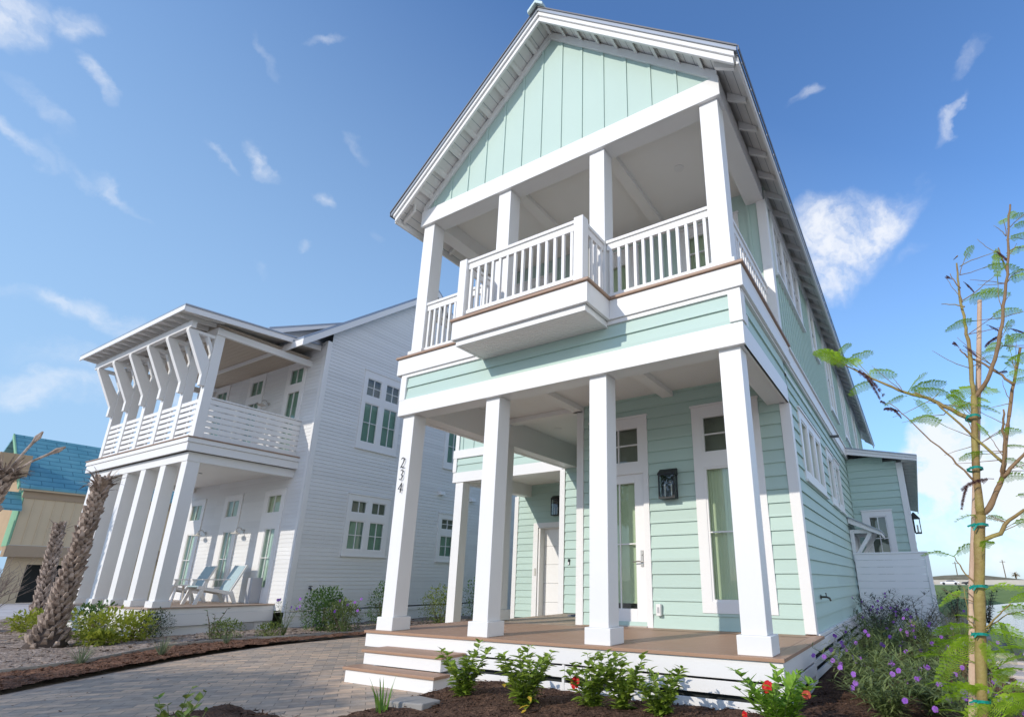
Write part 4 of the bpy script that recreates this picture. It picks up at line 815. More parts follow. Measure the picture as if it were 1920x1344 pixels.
# things on the neighbour's porch
GREYBOX = mat('grey_box', (.42, .43, .45), .6, .05, 4)
SLING = mat('blue_sling', (.36, .47, .50), .7, .06, 6)
def lounge(x, y, label, parts=True):
    o = thing('deck_chair', label, 'chair', (x, y, ZD)); z = ZD
    for s in (-.29, .29):
        mb = MB(); X = x+s-.025
        mb.prism([(X, y-.42, z), (X, y-.34, z), (X, y-.16, z+.56), (X, y-.24, z+.56)], (.05, 0, 0)); mb.build('leg', WHITE, o, .003)
        mb = MB(); mb.prism([(X, y+.50, z), (X, y+.58, z), (X, y+.44, z+.30), (X, y+.34, z+.28)], (.05, 0, 0)); mb.build('leg', WHITE, o, .003)
        mb = MB(); mb.prism([(X+.004, y-.40, z+.36), (X+.004, y+.40, z+.20), (X+.004, y+.42, z+.28), (X+.004, y-.36, z+.43)], (.042, 0, 0)); mb.build('side_rail', WHITE, o, .003)
        MB().box(X-.02, X+.075, y-.30, y+.32, z+.561, z+.588).build('armrest', WHITE, o, .004)
    MB().prism([(x-.26, y-.36, z+.40), (x-.26, y+.34, z+.25), (x-.26, y+.34, z+.28), (x-.26, y-.36, z+.435)], (.52, 0, 0)).build('seat', SLING, o, .005)
    bk = MB().prism([(x-.26, y+.34, z+.25), (x-.26, y+.66, z+.92), (x-.26, y+.695, z+.90), (x-.26, y+.375, z+.235)], (.52, 0, 0)).build('backrest', SLING, o, .005)
    mb = MB(); mb.prism([(x-.29, y+.35, z+.24), (x-.29, y+.68, z+.94), (x-.29, y+.72, z+.92), (x-.29, y+.39, z+.225)], (.03, 0, 0)); mb.prism([(x+.26, y+.35, z+.24), (x+.26, y+.68, z+.94), (x+.26, y+.72, z+.92), (x+.26, y+.39, z+.225)], (.03, 0, 0)); mb.box(x-.259, x+.259, y+.67, y+.71, z+.89, z+.93); mb.build('back_frame', WHITE, o, .003)
lounge(-14.05, 2.05, 'white deck chair with a blue sling nearest the right end of the grey porch')
lounge(-15.55, 2.05, 'white deck chair with a blue sling farther along the grey porch, behind the side table')
o = thing('side_table', 'small white side table between the two deck chairs', 'table', (-14.8, 1.75, ZD))
MB().box(-15.03, -14.57, 1.50, 1.98, ZD+.42, ZD+.45).build('table_top', WHITE, o, .005)
for sx in (-1, 1):
    for sy in (-1, 1): MB().beam((-14.8+sx*.22, 1.74+sy*.22, ZD), (-14.8+sx*.14, 1.74+sy*.14, ZD+.42), .04, .04).build('leg', WHITE, o)
tag(MB().box(-13.55, -13.35, NW-.30, NW-.03, ZD, ZD+.62).build('storage_box', GREYBOX, None, .01), 'narrow grey box standing against the porch wall left of the end door', 'box')
GP = mat('gas_pipe', (.10, .11, .12), .5, .1, 6)
o = thing('gas_riser', 'dark pipe loop with a valve rising behind the round bush at the grey side wall', 'pipe', (-11.98, 4.0, -.5))
MB().tube([(-12.02, 3.75, -.5), (-12.02, 3.75, -.02), (-12.02, 3.80, .03), (-12.02, 4.30, .03), (-12.02, 4.35, -.02), (-12.02, 4.35, -.5)], .028, 8).build('pipe', GP, o)
MB().tube([(-12.02, 4.0, .03), (-12.02, 4.0, .12)], .02, 8).tube([(-12.02, 3.94, .12), (-12.02, 4.06, .12)], .013, 6).build('valve', GP, o)
o = MB().tube([(NXR, 3.55, .42), (NXR+.08, 3.55, .42), (NXR+.11, 3.55, .36)], .022, 8).tube([(NXR+.06, 3.50, .47), (NXR+.06, 3.60, .47)], .01, 6).tube([(NXR+.06, 3.55, .42), (NXR+.06, 3.55, .47)], .009, 6).build('garden_tap', BLACK, NH)
# ================================================================== UNFINISHED HOUSE
UH = thing('house', 'unfinished house wrapped in bright blue roof sheathing with bare tan walls', 'house', (-42, 9, -.5))
def sheath():
    m = mat('blue_sheathing', (.105, .29, .345), .55, .08, 1.5, col2=(.14, .34, .39)); t = m.node_tree; p = t.nodes['Principled BSDF']
    tcn = t.nodes.new('ShaderNodeTexCoord'); sp = t.nodes.new('ShaderNodeSeparateXYZ'); t.links.new(tcn.outputs['Object'], sp.inputs[0]); cb = t.nodes.new('ShaderNodeCombineXYZ'); t.links.new(sp.outputs['Y'], cb.inputs['X']); t.links.new(sp.outputs['Z'], cb.inputs['Y'])
    br = t.nodes.new('ShaderNodeTexBrick'); br.inputs['Scale'].default_value = 1; br.inputs['Brick Width'].default_value = .9; br.inputs['Row Height'].default_value = .26; br.inputs['Mortar Size'].default_value = .022; t.links.new(cb.outputs[0], br.inputs['Vector'])
    src = [l for l in t.links if l.to_socket == p.inputs['Base Color']][0].from_socket
    br.inputs['Color1'].default_value = (1, 1, 1, 1); br.inputs['Color2'].default_value = (.9, .92, .95, 1); br.inputs['Mortar'].default_value = (.50, .55, .60, 1)
    mm = t.nodes.new('ShaderNodeMix'); mm.data_type = 'RGBA'; mm.blend_type = 'MULTIPLY'; mm.inputs['Factor'].default_value = 1; t.links.new(src, mm.inputs['A']); t.links.new(br.outputs['Color'], mm.inputs['B']); t.links.new(mm.outputs['Result'], p.inputs['Base Color']); return m
BLUE = sheath(); TAN = mat('tan_sheathing', (.55, .44, .29), .8, .10, .8); TAN2 = mat('tan_band', (.36, .27, .18), .8, .12, 1.0); OSB = mat('raw_wood', (.42, .30, .18), .8, .15, 2); GRN = mat('green_wrap', (.22, .42, .26), .7, .1, 2)
ux, uy0, uy1 = -37.0, 3.6, 22.0
mb = MB(); mb.face([(ux+.05, uy0, 2.25), (ux+.05, uy1, 2.25), (ux+.05, uy1, 5.1), (ux+.05, uy0, 5.1)])
for i in range(46): mb.box(ux+.051, ux+.075, uy0+.4*i, uy0+.4*i+.05, 2.3, 4.55)
mb.build('upper_wall', TAN, UH); box('eave_board', TAN, UH, ux, ux+.35, uy0-.2, uy1, 4.90, 5.06); box('shadow_band', TAN2, UH, ux+.04, ux+.12, uy0-.1, uy1, 4.55, 4.895)
box('floor_band', TAN2, UH, ux-.6, ux+.07, uy0-.05, uy1, 1.70, 2.245)
mb = MB(); mb.face([(ux-.5, uy0+.2, -.5), (ux-.5, 4.6, -.5), (ux-.5, 4.6, 1.7), (ux-.5, uy0+.2, 1.7)]); mb.face([(ux-.5, 6.3, -.5), (ux-.5, uy1, -.5), (ux-.5, uy1, 1.7), (ux-.5, 6.3, 1.7)]); mb.face([(ux-.5, 4.6, 1.35), (ux-.5, 6.3, 1.35), (ux-.5, 6.3, 1.7), (ux-.5, 4.6, 1.7)]); mb.build('lower_wall', TAN, UH)
box('doorway', DARK, UH, ux-1.6, ux-1.5, 4.4, 6.5, -.5, 1.5)
mb = MB(); mb.face([(ux-9, uy0, -.5), (ux+.05, uy0, 2.3), (ux+.05, uy0, 5.1), (ux-4, uy0, 8.0), (ux-9, uy0, 5)]); mb.build('gable_wall', OSB, UH)
box('wall_wrap', GRN, UH, ux-.9, ux+.06, uy0-.06, uy0-.01, 2.2, 5.0)
mb = MB(); mb.prism([(ux+.4, uy0-.35, 4.98), (ux-3.4, uy0-.35, 8.1), (ux-3.4, uy0-.35, 8.25), (ux+.4, uy0-.35, 5.10)], (0, uy1-uy0+.5, 0)); ur = mb.build('roof', BLUE, UH)
mb = MB(); mb.prism([(ux+.38, uy0-.42, 4.90), (ux-3.4, uy0-.42, 8.05), (ux-3.4, uy0-.42, 8.27), (ux+.38, uy0-.42, 5.12)], (0, .06, 0)); mb.build('rake_board', GRN, ur)
mb = MB(); mb.prism([(ux-3.4, uy0-.35, 8.25), (ux-8, uy0-.35, 4.8), (ux-8, uy0-.35, 4.7), (ux-3.4, uy0-.35, 8.1)], (0, uy1-uy0+.5, 0)); mb.build('roof_back', BLUE, ur)
box('dormer_block', OSB, UH, ux-1.4, ux-.2, 2.3, 3.5, 5.5, 6.7)
mb = MB(); mb.prism([(ux+.5, 2.4, 3.85), (ux-.4, 2.4, 4.75), (ux-.4, 2.4, 4.85), (ux+.5, 2.4, 3.95)], (0, 1.15, 0)); mb.build('porch_roof', BLUE, UH); box('porch_frame', OSB, UH, ux-.4, ux+.3, 2.5, 2.7, -.5, 3.9)
window(UH, Side(ux+.05), (6.2, 7.1, 2.7, 4.5), [(6.35, 6.95, 2.9, 4.3, 1, 2, GREYGLASS)])
# ================================================================== FENCE
FN = thing('fence', 'white vinyl privacy fence panel at the right side of the green house', 'fence', (.9, 7.9, -.5))
mb = MB()
for k in range(12): z = -.50+.14*k; mb.box(.205, 1.50, 7.90, 7.935, z, min(z+.136, 1.16))
mb.build('fence_panel', mat('white_vinyl', (.84, .84, .845), .45, .02, 2), FN, .004)
mb = MB(); mb.box(.19, 1.56, 7.885, 7.95, 1.161, 1.195); mb.build('top_rail', MATS['white_vinyl'], FN, .004)
box('fence_post', MATS['white_vinyl'], FN, 1.502, 1.575, 7.88, 7.955, -.55, 1.16, bevel=.004)
# ================================================================== PLANTS
def leafmat(name, a, b, tr=.35, rough=.45, sc=14): return mat(name, a, rough, .1, sc, spec=.35, col2=b, transl=tr)
LF_HIB = leafmat('hibiscus_leaf', (.15, .25, .025), (.37, .48, .075), .35, .42)
LF_YEL = leafmat('yellow_leaf', (.24, .29, .03), (.42, .45, .07), .35)
LF_BOX = leafmat('box_leaf', (.14, .19, .04), (.27, .33, .08), .25, sc=9)
LF_BUSH = leafmat('bush_leaf', (.05, .12, .03), (.13, .22, .06), .3, sc=9)
LF_RUE = leafmat('ruellia_leaf', (.12, .175, .055), (.26, .31, .11), .3, sc=6)
LF_RUED = leafmat('ruellia_dark_leaf', (.045, .065, .045), (.10, .12, .08), .3, sc=6)
LF_TREE = leafmat('feather_leaf', (.25, .43, .015), (.46, .66, .06), .55, sc=5)
LF_PURP = leafmat('withered_leaf', (.075, .03, .035), (.13, .055, .05), .3)
LF_GRASS = leafmat('strap_leaf', (.10, .21, .03), (.20, .34, .06), .35)
LF_TAN = leafmat('tan_grass', (.24, .17, .08), (.42, .32, .17), .35, rough=.6)
LF_GG = leafmat('grey_grass', (.13, .17, .09), (.26, .30, .18), .35, rough=.6)
STEM = mat('green_stem', (.10, .14, .04), .6, .2, 8); WOOD = mat('twig_bark', (.16, .12, .085), .8, .25, 10, .3, 60); GWOOD = mat('green_bark', (.31, .255, .075), .6, .2, 7, .4, 40, col2=(.23, .145, .06)); BWOOD = mat('brown_bark', (.23, .145, .075), .65, .2, 9, .25, 50)
PETAL = mat('red_petal', (.62, .012, .015), .5, .2, 20, transl=.3); PURPLE = mat('purple_petal', (.30, .10, .52), .55, .2, 10, transl=.35, col2=(.42, .17, .62)); YEL = mat('stamen_yellow', (.7, .45, .05), .6)
def rot(v, ax, a): return Matrix.Rotation(a, 3, ax) @ v
def leaf(mb, p, d, up, l, w, fold=.25, droop=.3, seg=3):
    """pointed leaf folded on its midrib and bending down"""
    p, d = Vector(p), Vector(d).normalized(); s = d.cross(Vector(up))
    if s.length < .05: s = d.cross(Vector((.3, 1, .2)))
    s.normalize(); b = len(mb.v); prof = (.30, 1.0, .62) if seg == 3 else (.35, .8, 1.0, .75, .4); k = len(prof)
    n = s.cross(d)
    pos = p
    for i in range(k+1):
        t = i/k
        if i: pos = pos+d*(l/k); d = (d-Vector((0, 0, droop/k))).normalized()
        if i < k: h = w/2*prof[i] if i else w*.06; mb.v += [tuple(pos-s*h+n*h*fold), tuple(pos), tuple(pos+s*h+n*h*fold)]
        else: mb.v.append(tuple(pos))
    for i in range(k-1): a = b+3*i; mb.f += [(a, a+1, a+4, a+3), (a+1, a+2, a+5, a+4)]
    a = b+3*(k-1); mb.f += [(a, a+1, a+3), (a+1, a+2, a+3)]
def rv(r, z0=-1, z1=1):
    a = r.uniform(0, 2*math.pi); return Vector((math.cos(a), math.sin(a), r.uniform(z0, z1)))
def flower(parent, p, facing, size, r, m=PETAL, stamen=True, name='flower'):
    mb = MB(); f = Vector(facing).normalized(); a = f.cross(Vector((0, 0, 1))).normalized(); c = a.cross(f)
    for i in range(5):
        t = 2*math.pi*i/5+r.uniform(-.1, .1); d = (a*math.cos(t)+c*math.sin(t)); q = (a*math.cos(t+1.57)+c*math.sin(t+1.57)); P = Vector(p)
        rows = [(0, .12, 0), (.45, .42, .10), (.85, .50, .13), (1.05, .22, .05)]; b = len(mb.v)
        for x, w, z in rows: mb.v += [tuple(P+d*x*size*.5-q*w*size*.5+f*z*size), tuple(P+d*x*size*.5+f*(z+.03)*size), tuple(P+d*x*size*.5+q*w*size*.5+f*(z*.8)*size)]
        for k in range(3): o = b+3*k; mb.f += [(o, o+1, o+4, o+3), (o+1, o+2, o+5, o+4)]
    fl = mb.build(name, m, parent, smooth=True)
    if stamen: MB().tube([Vector(p), Vector(p)+f*size*.45, Vector(p)+f*size*.55], [size*.03, size*.025, size*.05], 6).build('stamen', YEL, fl)
    return fl
def leafy_stems(root, base, n, h, spread, lm, ll, lw, seed, stem_m=STEM, step=.05, r0=.006, droop=.5, tilt=(.1, .7), per=2, name='foliage', start=.15, curve=.5):
    r = random.Random(seed); st = MB(); fo = MB(); tips = []
    for i in range(n):
        a = 2*math.pi*(i+r.random()*.8)/n; out = Vector((math.cos(a), math.sin(a), 0)); hh = h*r.uniform(.65, 1.05); sp = spread*r.uniform(.4, 1)
        pts = []; k = max(4, int(hh/step))
        for j in range(k+1):
            t = j/k; pts.append(Vector(base)+out*(sp*(t**(1+curve))+.015)+Vector((r.uniform(-1, 1)*.012*t, r.uniform(-1, 1)*.012*t, hh*t)))
        st.tube(pts, [r0*(1-.65*j/k) for j in range(k+1)], 5)
        for j in range(int(k*start), k+1):
            for q in range(per):
                d = rv(r, *tilt); d = (d+out*.35).normalized(); s_ = ll*r.uniform(.6, 1.15)*(1 if j < k else .7)
                leaf(fo, pts[j]+d*.006, d, (0, 0, 1), s_, lw*s_/ll, r.uniform(.1, .5), r.uniform(.2, 1)*droop)
        tips.append(pts[-1])
    st.build('stem', stem_m, root); fo.build(name, lm, root)
    return tips, r
# ---- hibiscus in front of the porch
HIB = [((-2.53, -1.06, -.44), .47, 9, .22, 'leafy green hibiscus beside the porch steps, leftmost of the row along the skirt'),
       ((-1.78, -1.10, -.45), .47, 11, .24, 'bushy hibiscus with a few yellowing leaves, second from the steps'),
       ((-1.22, -.92, -.45), .52, 7, .20, 'tall thin hibiscus carrying one red bloom low on its left side'),
       ((-.98, -.80, -.45), .45, 6, .17, 'narrow upright hibiscus just right of the plant with the low red bloom'),
       ((-.62, -.82, -.45), .38, 10, .24, 'broad flowerless hibiscus between the row and the big bush at the porch corner')]
for i, (b, h, n, sp, lab) in enumerate(HIB):
    o = thing('hibiscus', lab, 'shrub', b, 'hibiscus shrubs along the front skirt')
    tips, r = leafy_stems(o, b, n+2, h, sp*1.1, LF_HIB, .105, .062, 20+i, step=.040, per=4, tilt=(-.1, .8))
    if i == 1:
        y = MB()
        for k in range(7): leaf(y, Vector(b)+Vector((r.uniform(-.15, .2), r.uniform(-.2, .05), r.uniform(.05, .25))), rv(r, -.5, .3), (0, 0, 1), .07, .04)
        y.build('yellow_leaves', mat('old_leaf', (.62, .42, .05), .5, .2, 9, transl=.3), o)
    if i == 2: flower(o, (-1.335, -.985, -.205), (-.1, -.9, .2), .095, r)
b = (.32, -.82, -.46); o = thing('hibiscus', 'largest hibiscus at the right porch corner with bright leaves and red blooms', 'shrub', b, 'hibiscus shrubs along the front skirt')
tips, r = leafy_stems(o, b, 16, .44, .27, leafmat('bright_leaf', (.16, .32, .025), (.34, .54, .07), .4, .4), .115, .048, 31, step=.04, per=4, tilt=(.2, 1.0))
flower(o, (.285, -.96, -.10), (-.35, -.8, .35), .085, r); flower(o, (.53, -.88, -.14), (.3, -.8, .3), .06, r, mat('coral_petal', (.60, .10, .06), .5, .2, 20, transl=.3)); flower(o, (.10, -.95, -.30), (-.4, -.8, .1), .05, r)
# ---- bottom left corner plants
for (b, sd, lab) in (((-3.22, -3.18, -.46), 41, 'glossy round-leaved plant with yellow-green tips, larger of two in the dark mulch island'), ((-2.86, -3.25, -.46), 42, 'smaller round-leaved plant with a reddish tip, right of the larger one in the mulch island')):
    o = thing('clusia', lab, 'shrub', b, 'round-leaved plants in the mulch island')
    leafy_stems(o, b, 6 if sd == 41 else 5, .34 if sd == 41 else .26, .17 if sd == 41 else .10, leafmat('clusia_leaf', (.06, .13, .03), (.22, .27, .05), .25, .3), .075, .05, sd, step=.05, per=2, tilt=(.2, 1.0), droop=.1)
def grass(name, label, cat, b, n, h, w, m, seed, lean=.5, droop=1.2, group=None):
    o = thing(name, label, cat, b, group); r = random.Random(seed); mb = MB()
    for i in range(n):
        a = r.uniform(0, 6.283); out = Vector((math.cos(a), math.sin(a), 0)); l = h*r.uniform(.55, 1.15); d = (Vector((0, 0, 1))+out*lean*r.uniform(.1, 1.2)).normalized(); p = Vector(b)+out*r.uniform(0, .04*h/.3); s = d.cross(out)
        if s.length < .01: s = Vector((1, 0, 0))
        s.normalize(); k = 6; bb = len(mb.v); dr = droop*r.uniform(.3, 1.2)
        for j in range(k+1):
            t = j/k; ww = w*(1-t**1.6)*.5+.0003; mb.v += [tuple(p-s*ww), tuple(p+s*ww)]
            p = p+d*(l/k); d = (d-Vector((0, 0, dr*t/k*1.6))+out*dr*t/k*.6).normalized()
        for j in range(k): q = bb+2*j; mb.f.append((q, q+1, q+3, q+2))
    mb.build('blades', m, o); return o
grass('agapanthus', 'clump of bright strap leaves beside the flat stone at the bottom of the steps', 'plant', (-2.78, -1.78, -.48), 12, .30, .022, LF_GRASS, 51, .55, .9)
tag(MB().prism([(-2.86, -1.66, -.47), (-2.52, -1.58, -.47), (-2.50, -1.38, -.47), (-2.80, -1.34, -.47), (-2.93, -1.48, -.47)], (0, 0, .085)).build('flat_stone', mat('dull_stone', (.30, .285, .265), .85, .15, 6, .2, 40), None, .012), 'flat grey stone lying on dark mulch beside the strap-leaved clump', 'stone')
# ---- right bed : purple flowering plants
RUE = [((.62, 6.9), 1.05, 10, 1), ((1.22, 6.6), 1.0, 10, 1), ((.78, 4.6), .70, 13, 0), ((1.38, 4.3), .66, 13, 0), ((.66, 3.1), .55, 13, 0), ((1.22, 2.75), .56, 14, 0), ((1.70, 3.2), .50, 12, 0), ((.72, 1.75), .50, 14, 0), ((1.18, 1.25), .50, 14, 0), ((.80, .85), .55, 14, 0), ((1.30, .45), .52, 14, 0), ((.98, .02), .46, 13, 0), ((1.58, -.20), .44, 12, 0), ((.60, 5.8), .75, 10, 1)]
RL = ['tall dark purple-flowered plant against the white fence, nearer the green wall', 'tall dark purple-flowered plant in front of the middle of the white fence', 'purple-flowered bushy plant below the fence, nearest the slatted skirt', 'purple-flowered bushy plant below the right end of the fence', 'purple-flowered plant on the mulch edge halfway along the slatted skirt', 'purple-flowered plant in the middle of the bed, left of the tan grass', 'purple-flowered plant growing into the tan grass left of the staked tree', 'grey-green flowering plant sprawling over the mulch near the porch corner', 'grey-green flowering plant with many purple blooms left of the tree stake', 'low sprawling flowering plant nearest the big hibiscus', 'low flowering plant in the bed just left of the foot of the staked tree', 'flowering plant nearest the viewer in the middle of the right bed', 'flowering plant nearest the viewer, against the foot of the staked tree', 'dark purple-flowered plant between the slatted skirt and the fence foot']
for i, ((x, y), h, n, dk) in enumerate(RUE):
    b = (x, y, -.43); o = thing('ruellia', RL[i], 'plant', b, 'purple-flowered plants along the right wall')
    tips, r = leafy_stems(o, b, int(n*2.1), h*.80, h*.85, LF_RUED if dk else LF_RUE, .135, .017, 60+i, step=.045, per=4, tilt=(-.2, .9), droop=.8, stem_m=WOOD if dk else STEM, r0=.005)
    fl = MB()
    for t in r.sample(tips, min(len(tips), 7 if dk else 6)):
        for q in range(2 if r.random() < .3 else 1):
            p = t+Vector((r.uniform(-.05, .05), r.uniform(-.07, .03), r.uniform(-.10, .03))); f = Vector((r.uniform(-.6, .6), -1, r.uniform(-.1, .6)))
            flower(o, p, f, .043, r, PURPLE, False)
for i, (x, y, h, lab) in enumerate(((1.62, 5.6, .75, 'tan feathery grass clump at the right end of the fence'), (1.55, 2.3, .52, 'tan grass clump arching over the mulch just left of the staked tree'), (1.85, 7.4, .85, 'tall tan grass clump beyond the end of the white fence'), (2.62, 4.4, .4, 'dry tan grass clump at the far right beside the stepping stones'), (1.72, .9, .40, 'small tan grass clump at the foot of the staked tree'))):
    grass('ornamental_grass', lab, 'grass', (x, y, -.45), 110, h, .006, LF_TAN, 80+i, .75, 1.3, 'tan grass clumps in the right bed')
for i, (x, y, lab) in enumerate(((2.03, 2.9, 'nearest pale stepping stone at the right edge'), (2.08, 3.55, 'second pale stepping stone from the front at the right edge'), (2.13, 4.25, 'third pale stepping stone from the front, in the middle of the row'), (2.19, 4.95, 'fourth pale stepping stone from the front beside the dry grass'), (2.25, 5.7, 'farthest pale stepping stone near the retaining wall'))):
    tag(MB().prism([(x-.30, y-.20, -.50), (x+.30, y-.22, -.50), (x+.31, y+.20, -.50), (x-.29, y+.22, -.50)], (0, 0, .055)).build('stepping_stone', mat('pale_stone', (.55, .48, .43), .85, .12, 4, .2, 30), None, .01), lab, 'stepping stone', 'stepping stones on the right')
for i, (x, y, lab) in enumerate(((2.1, 14.5, 'dark round shrub by the pond just right of the fence'), (2.75, 13.2, 'dark loose shrub by the pond behind the tree stake'))):
    b = (x, y, -.5); o = thing('shrub', lab, 'shrub', b, 'dark shrubs by the pond'); leafy_stems(o, b, 14, .95, .45, LF_RUED, .11, .035, 95+i, step=.07, per=4, tilt=(-.3, .9), stem_m=WOOD)
# ---- left beds
def ball(name, label, b, rx, rz, n, lm, ll, seed, group=None, cat='shrub', rough=.25):
    o = thing(name, label, cat, b, group); r = random.Random(seed); fo = MB(); c = Vector(b)+Vector((0, 0, rz*.85))
    st = MB()
    for i in range(7): a = r.uniform(0, 6.28); st.tube([Vector(b), c+Vector((math.cos(a)*rx*.5, math.sin(a)*rx*.5, rz*.2))], [.012, .005], 5)
    st.build('stem', WOOD, o)
    for i in range(n):
        d = Vector((r.gauss(0, 1), r.gauss(0, 1), r.gauss(0, 1))).normalized(); bump = 1+rough*(fbm(d.x*2.3+seed, d.y*2.3+d.z*1.7)-.5)*2; k = (r.random()**.35)*bump
        p = c+Vector((d.x*rx*k, d.y*rx*k, d.z*rz*k)); 
        if p.z < b[2]: continue
        dd = (d+rv(r)*.7+Vector((0, 0, .35))).normalized(); l = ll*r.uniform(.6, 1.2); leaf(fo, p, dd, (0, 0, 1), l, l*.55, .3, .4)
    fo.build('foliage', lm, o); return o
ball('boxwood', 'dark clipped round shrub at the corner of the grey porch', (-12.35, .25, -.5), .42, .30, 1500, leafmat('dark_box', (.025, .05, .018), (.06, .09, .03), .2, sc=9), .045, 1)
ball('boxwood', 'low round yellow-green shrub in front of the grey porch skirt, left of two', (-10.75, .95, -.5), .34, .20, 1100, LF_BOX, .045, 2, 'low round shrubs by the grey porch')
ball('boxwood', 'low round yellow-green shrub near the porch end, right of two', (-10.25, 1.55, -.5), .28, .16, 800, LF_BOX, .045, 3, 'low round shrubs by the grey porch')
ball('bush', 'full round green bush in front of the dark pipe loop', (-10.75, 3.05, -.5), .52, .52, 2300, LF_BUSH, .07, 4)
ball('bush', 'smaller flowering green bush right of the full round bush', (-10.05, 3.05, -.5), .40, .36, 1100, LF_RUE, .07, 5)
ball('bush', 'feathery dark green bush beside the small path light', (-10.75, 4.75, -.5), .45, .55, 1700, LF_BUSH, .06, 6, rough=.5)
ball('bush', 'dark green bush seen between the first two porch columns', (-10.1, 6.1, -.5), .55, .50, 1700, LF_BOX, .06, 7, rough=.4)
ball('bush', 'dark green bush seen right of the garage wing column', (-9.9, 7.6, -.5), .6, .62, 1500, LF_BUSH, .07, 8, rough=.5)
YB = [((-13.9, -.75, -.5), .62, .52, 'yellow-green bush directly right of the big palm trunk'), ((-12.75, -.35, -.5), .55, .50, 'yellow-green bush growing over the middle of the grey porch skirt'), ((-11.75, -.25, -.5), .50, .46, 'yellow-green bush before the front corner of the grey porch'), ((-11.45, -.85, -.5), .42, .24, 'low yellow-green bush at the edging, nearest the drive'), ((-15.9, -.55, -.5), .60, .42, 'yellow-green bush left of the big palm trunk'), ((-14.9, .2, -.5), .5, .6, 'yellow-green bush behind the big palm at the porch front')]
for i, (b, rx, rz, lab) in enumerate(YB): ball('bush', lab, b, rx*.72, rz*.58, 650, LF_YEL if i != 5 else LF_BUSH, .095, 20+i, 'yellow-green bushes by the grey porch', rough=.6)
b = (-13.4, -2.05, -.5); o = thing('croton', 'small plant with broad yellow leaves left of the palm foot', 'plant', b); leafy_stems(o, b, 6, .34, .16, LF_YEL, .15, .05, 33, step=.07, per=2)
b = (-11.3, .95, -.5); o = thing('sapling', 'tiny bare-stemmed sapling with one tuft of leaves before the porch skirt', 'tree', b); tips, r = leafy_stems(o, b, 3, .62, .22, LF_BUSH, .11, .06, 34, step=.08, per=2, start=.55, stem_m=WOOD, r0=.014)
for i, (x, y, lab) in enumerate(((-10.1, 1.75, 'wispy purple-flowered plant at the end of the grey porch'), (-9.55, 2.75, 'wispy purple-flowered plant at the edging below the round bush'))):
    b = (x, y, -.5); o = thing('ruellia', lab, 'plant', b, 'wispy flowering plants by the grey house'); tips, r = leafy_stems(o, b, 9, .72, .32, LF_RUE, .13, .014, 36+i, step=.07, per=2, droop=.6)
    for t in tips[:6]: flower(o, t, (r.uniform(-.3, .6), -1, .2), .06, r, PURPLE, False)
for i, (x, y, h, lab) in enumerate(((-8.62, -1.95, .34, 'grey-green grass tuft on the edging in the reddish mulch, left of three'), (-8.75, -.95, .30, 'green grass tuft in the reddish mulch, middle of three'), (-9.5, .35, .26, 'pale grass tuft in the reddish mulch near the low round shrub'))):
    grass('grass_tuft', lab, 'grass', (x, y, -.45), 60, h, .008, LF_GG, 44+i, .9, 1.2, 'grass tufts in the reddish mulch')
o = thing('path_light', 'small black path light at the bend of the edging', 'lamp', (-9.55, 3.9, -.5))
MB().tube([(-9.55, 3.9, -.5), (-9.55, 3.9, .02)], .012, 8).build('stake', BLACK, o); MB().tube([(-9.55, 3.9, .02), (-9.55, 3.9, .03), (-9.55, 3.9, .11), (-9.55, 3.9, .12)], [.03, .06, .06, .02], 12).build('lamp_head', BLACK, o)
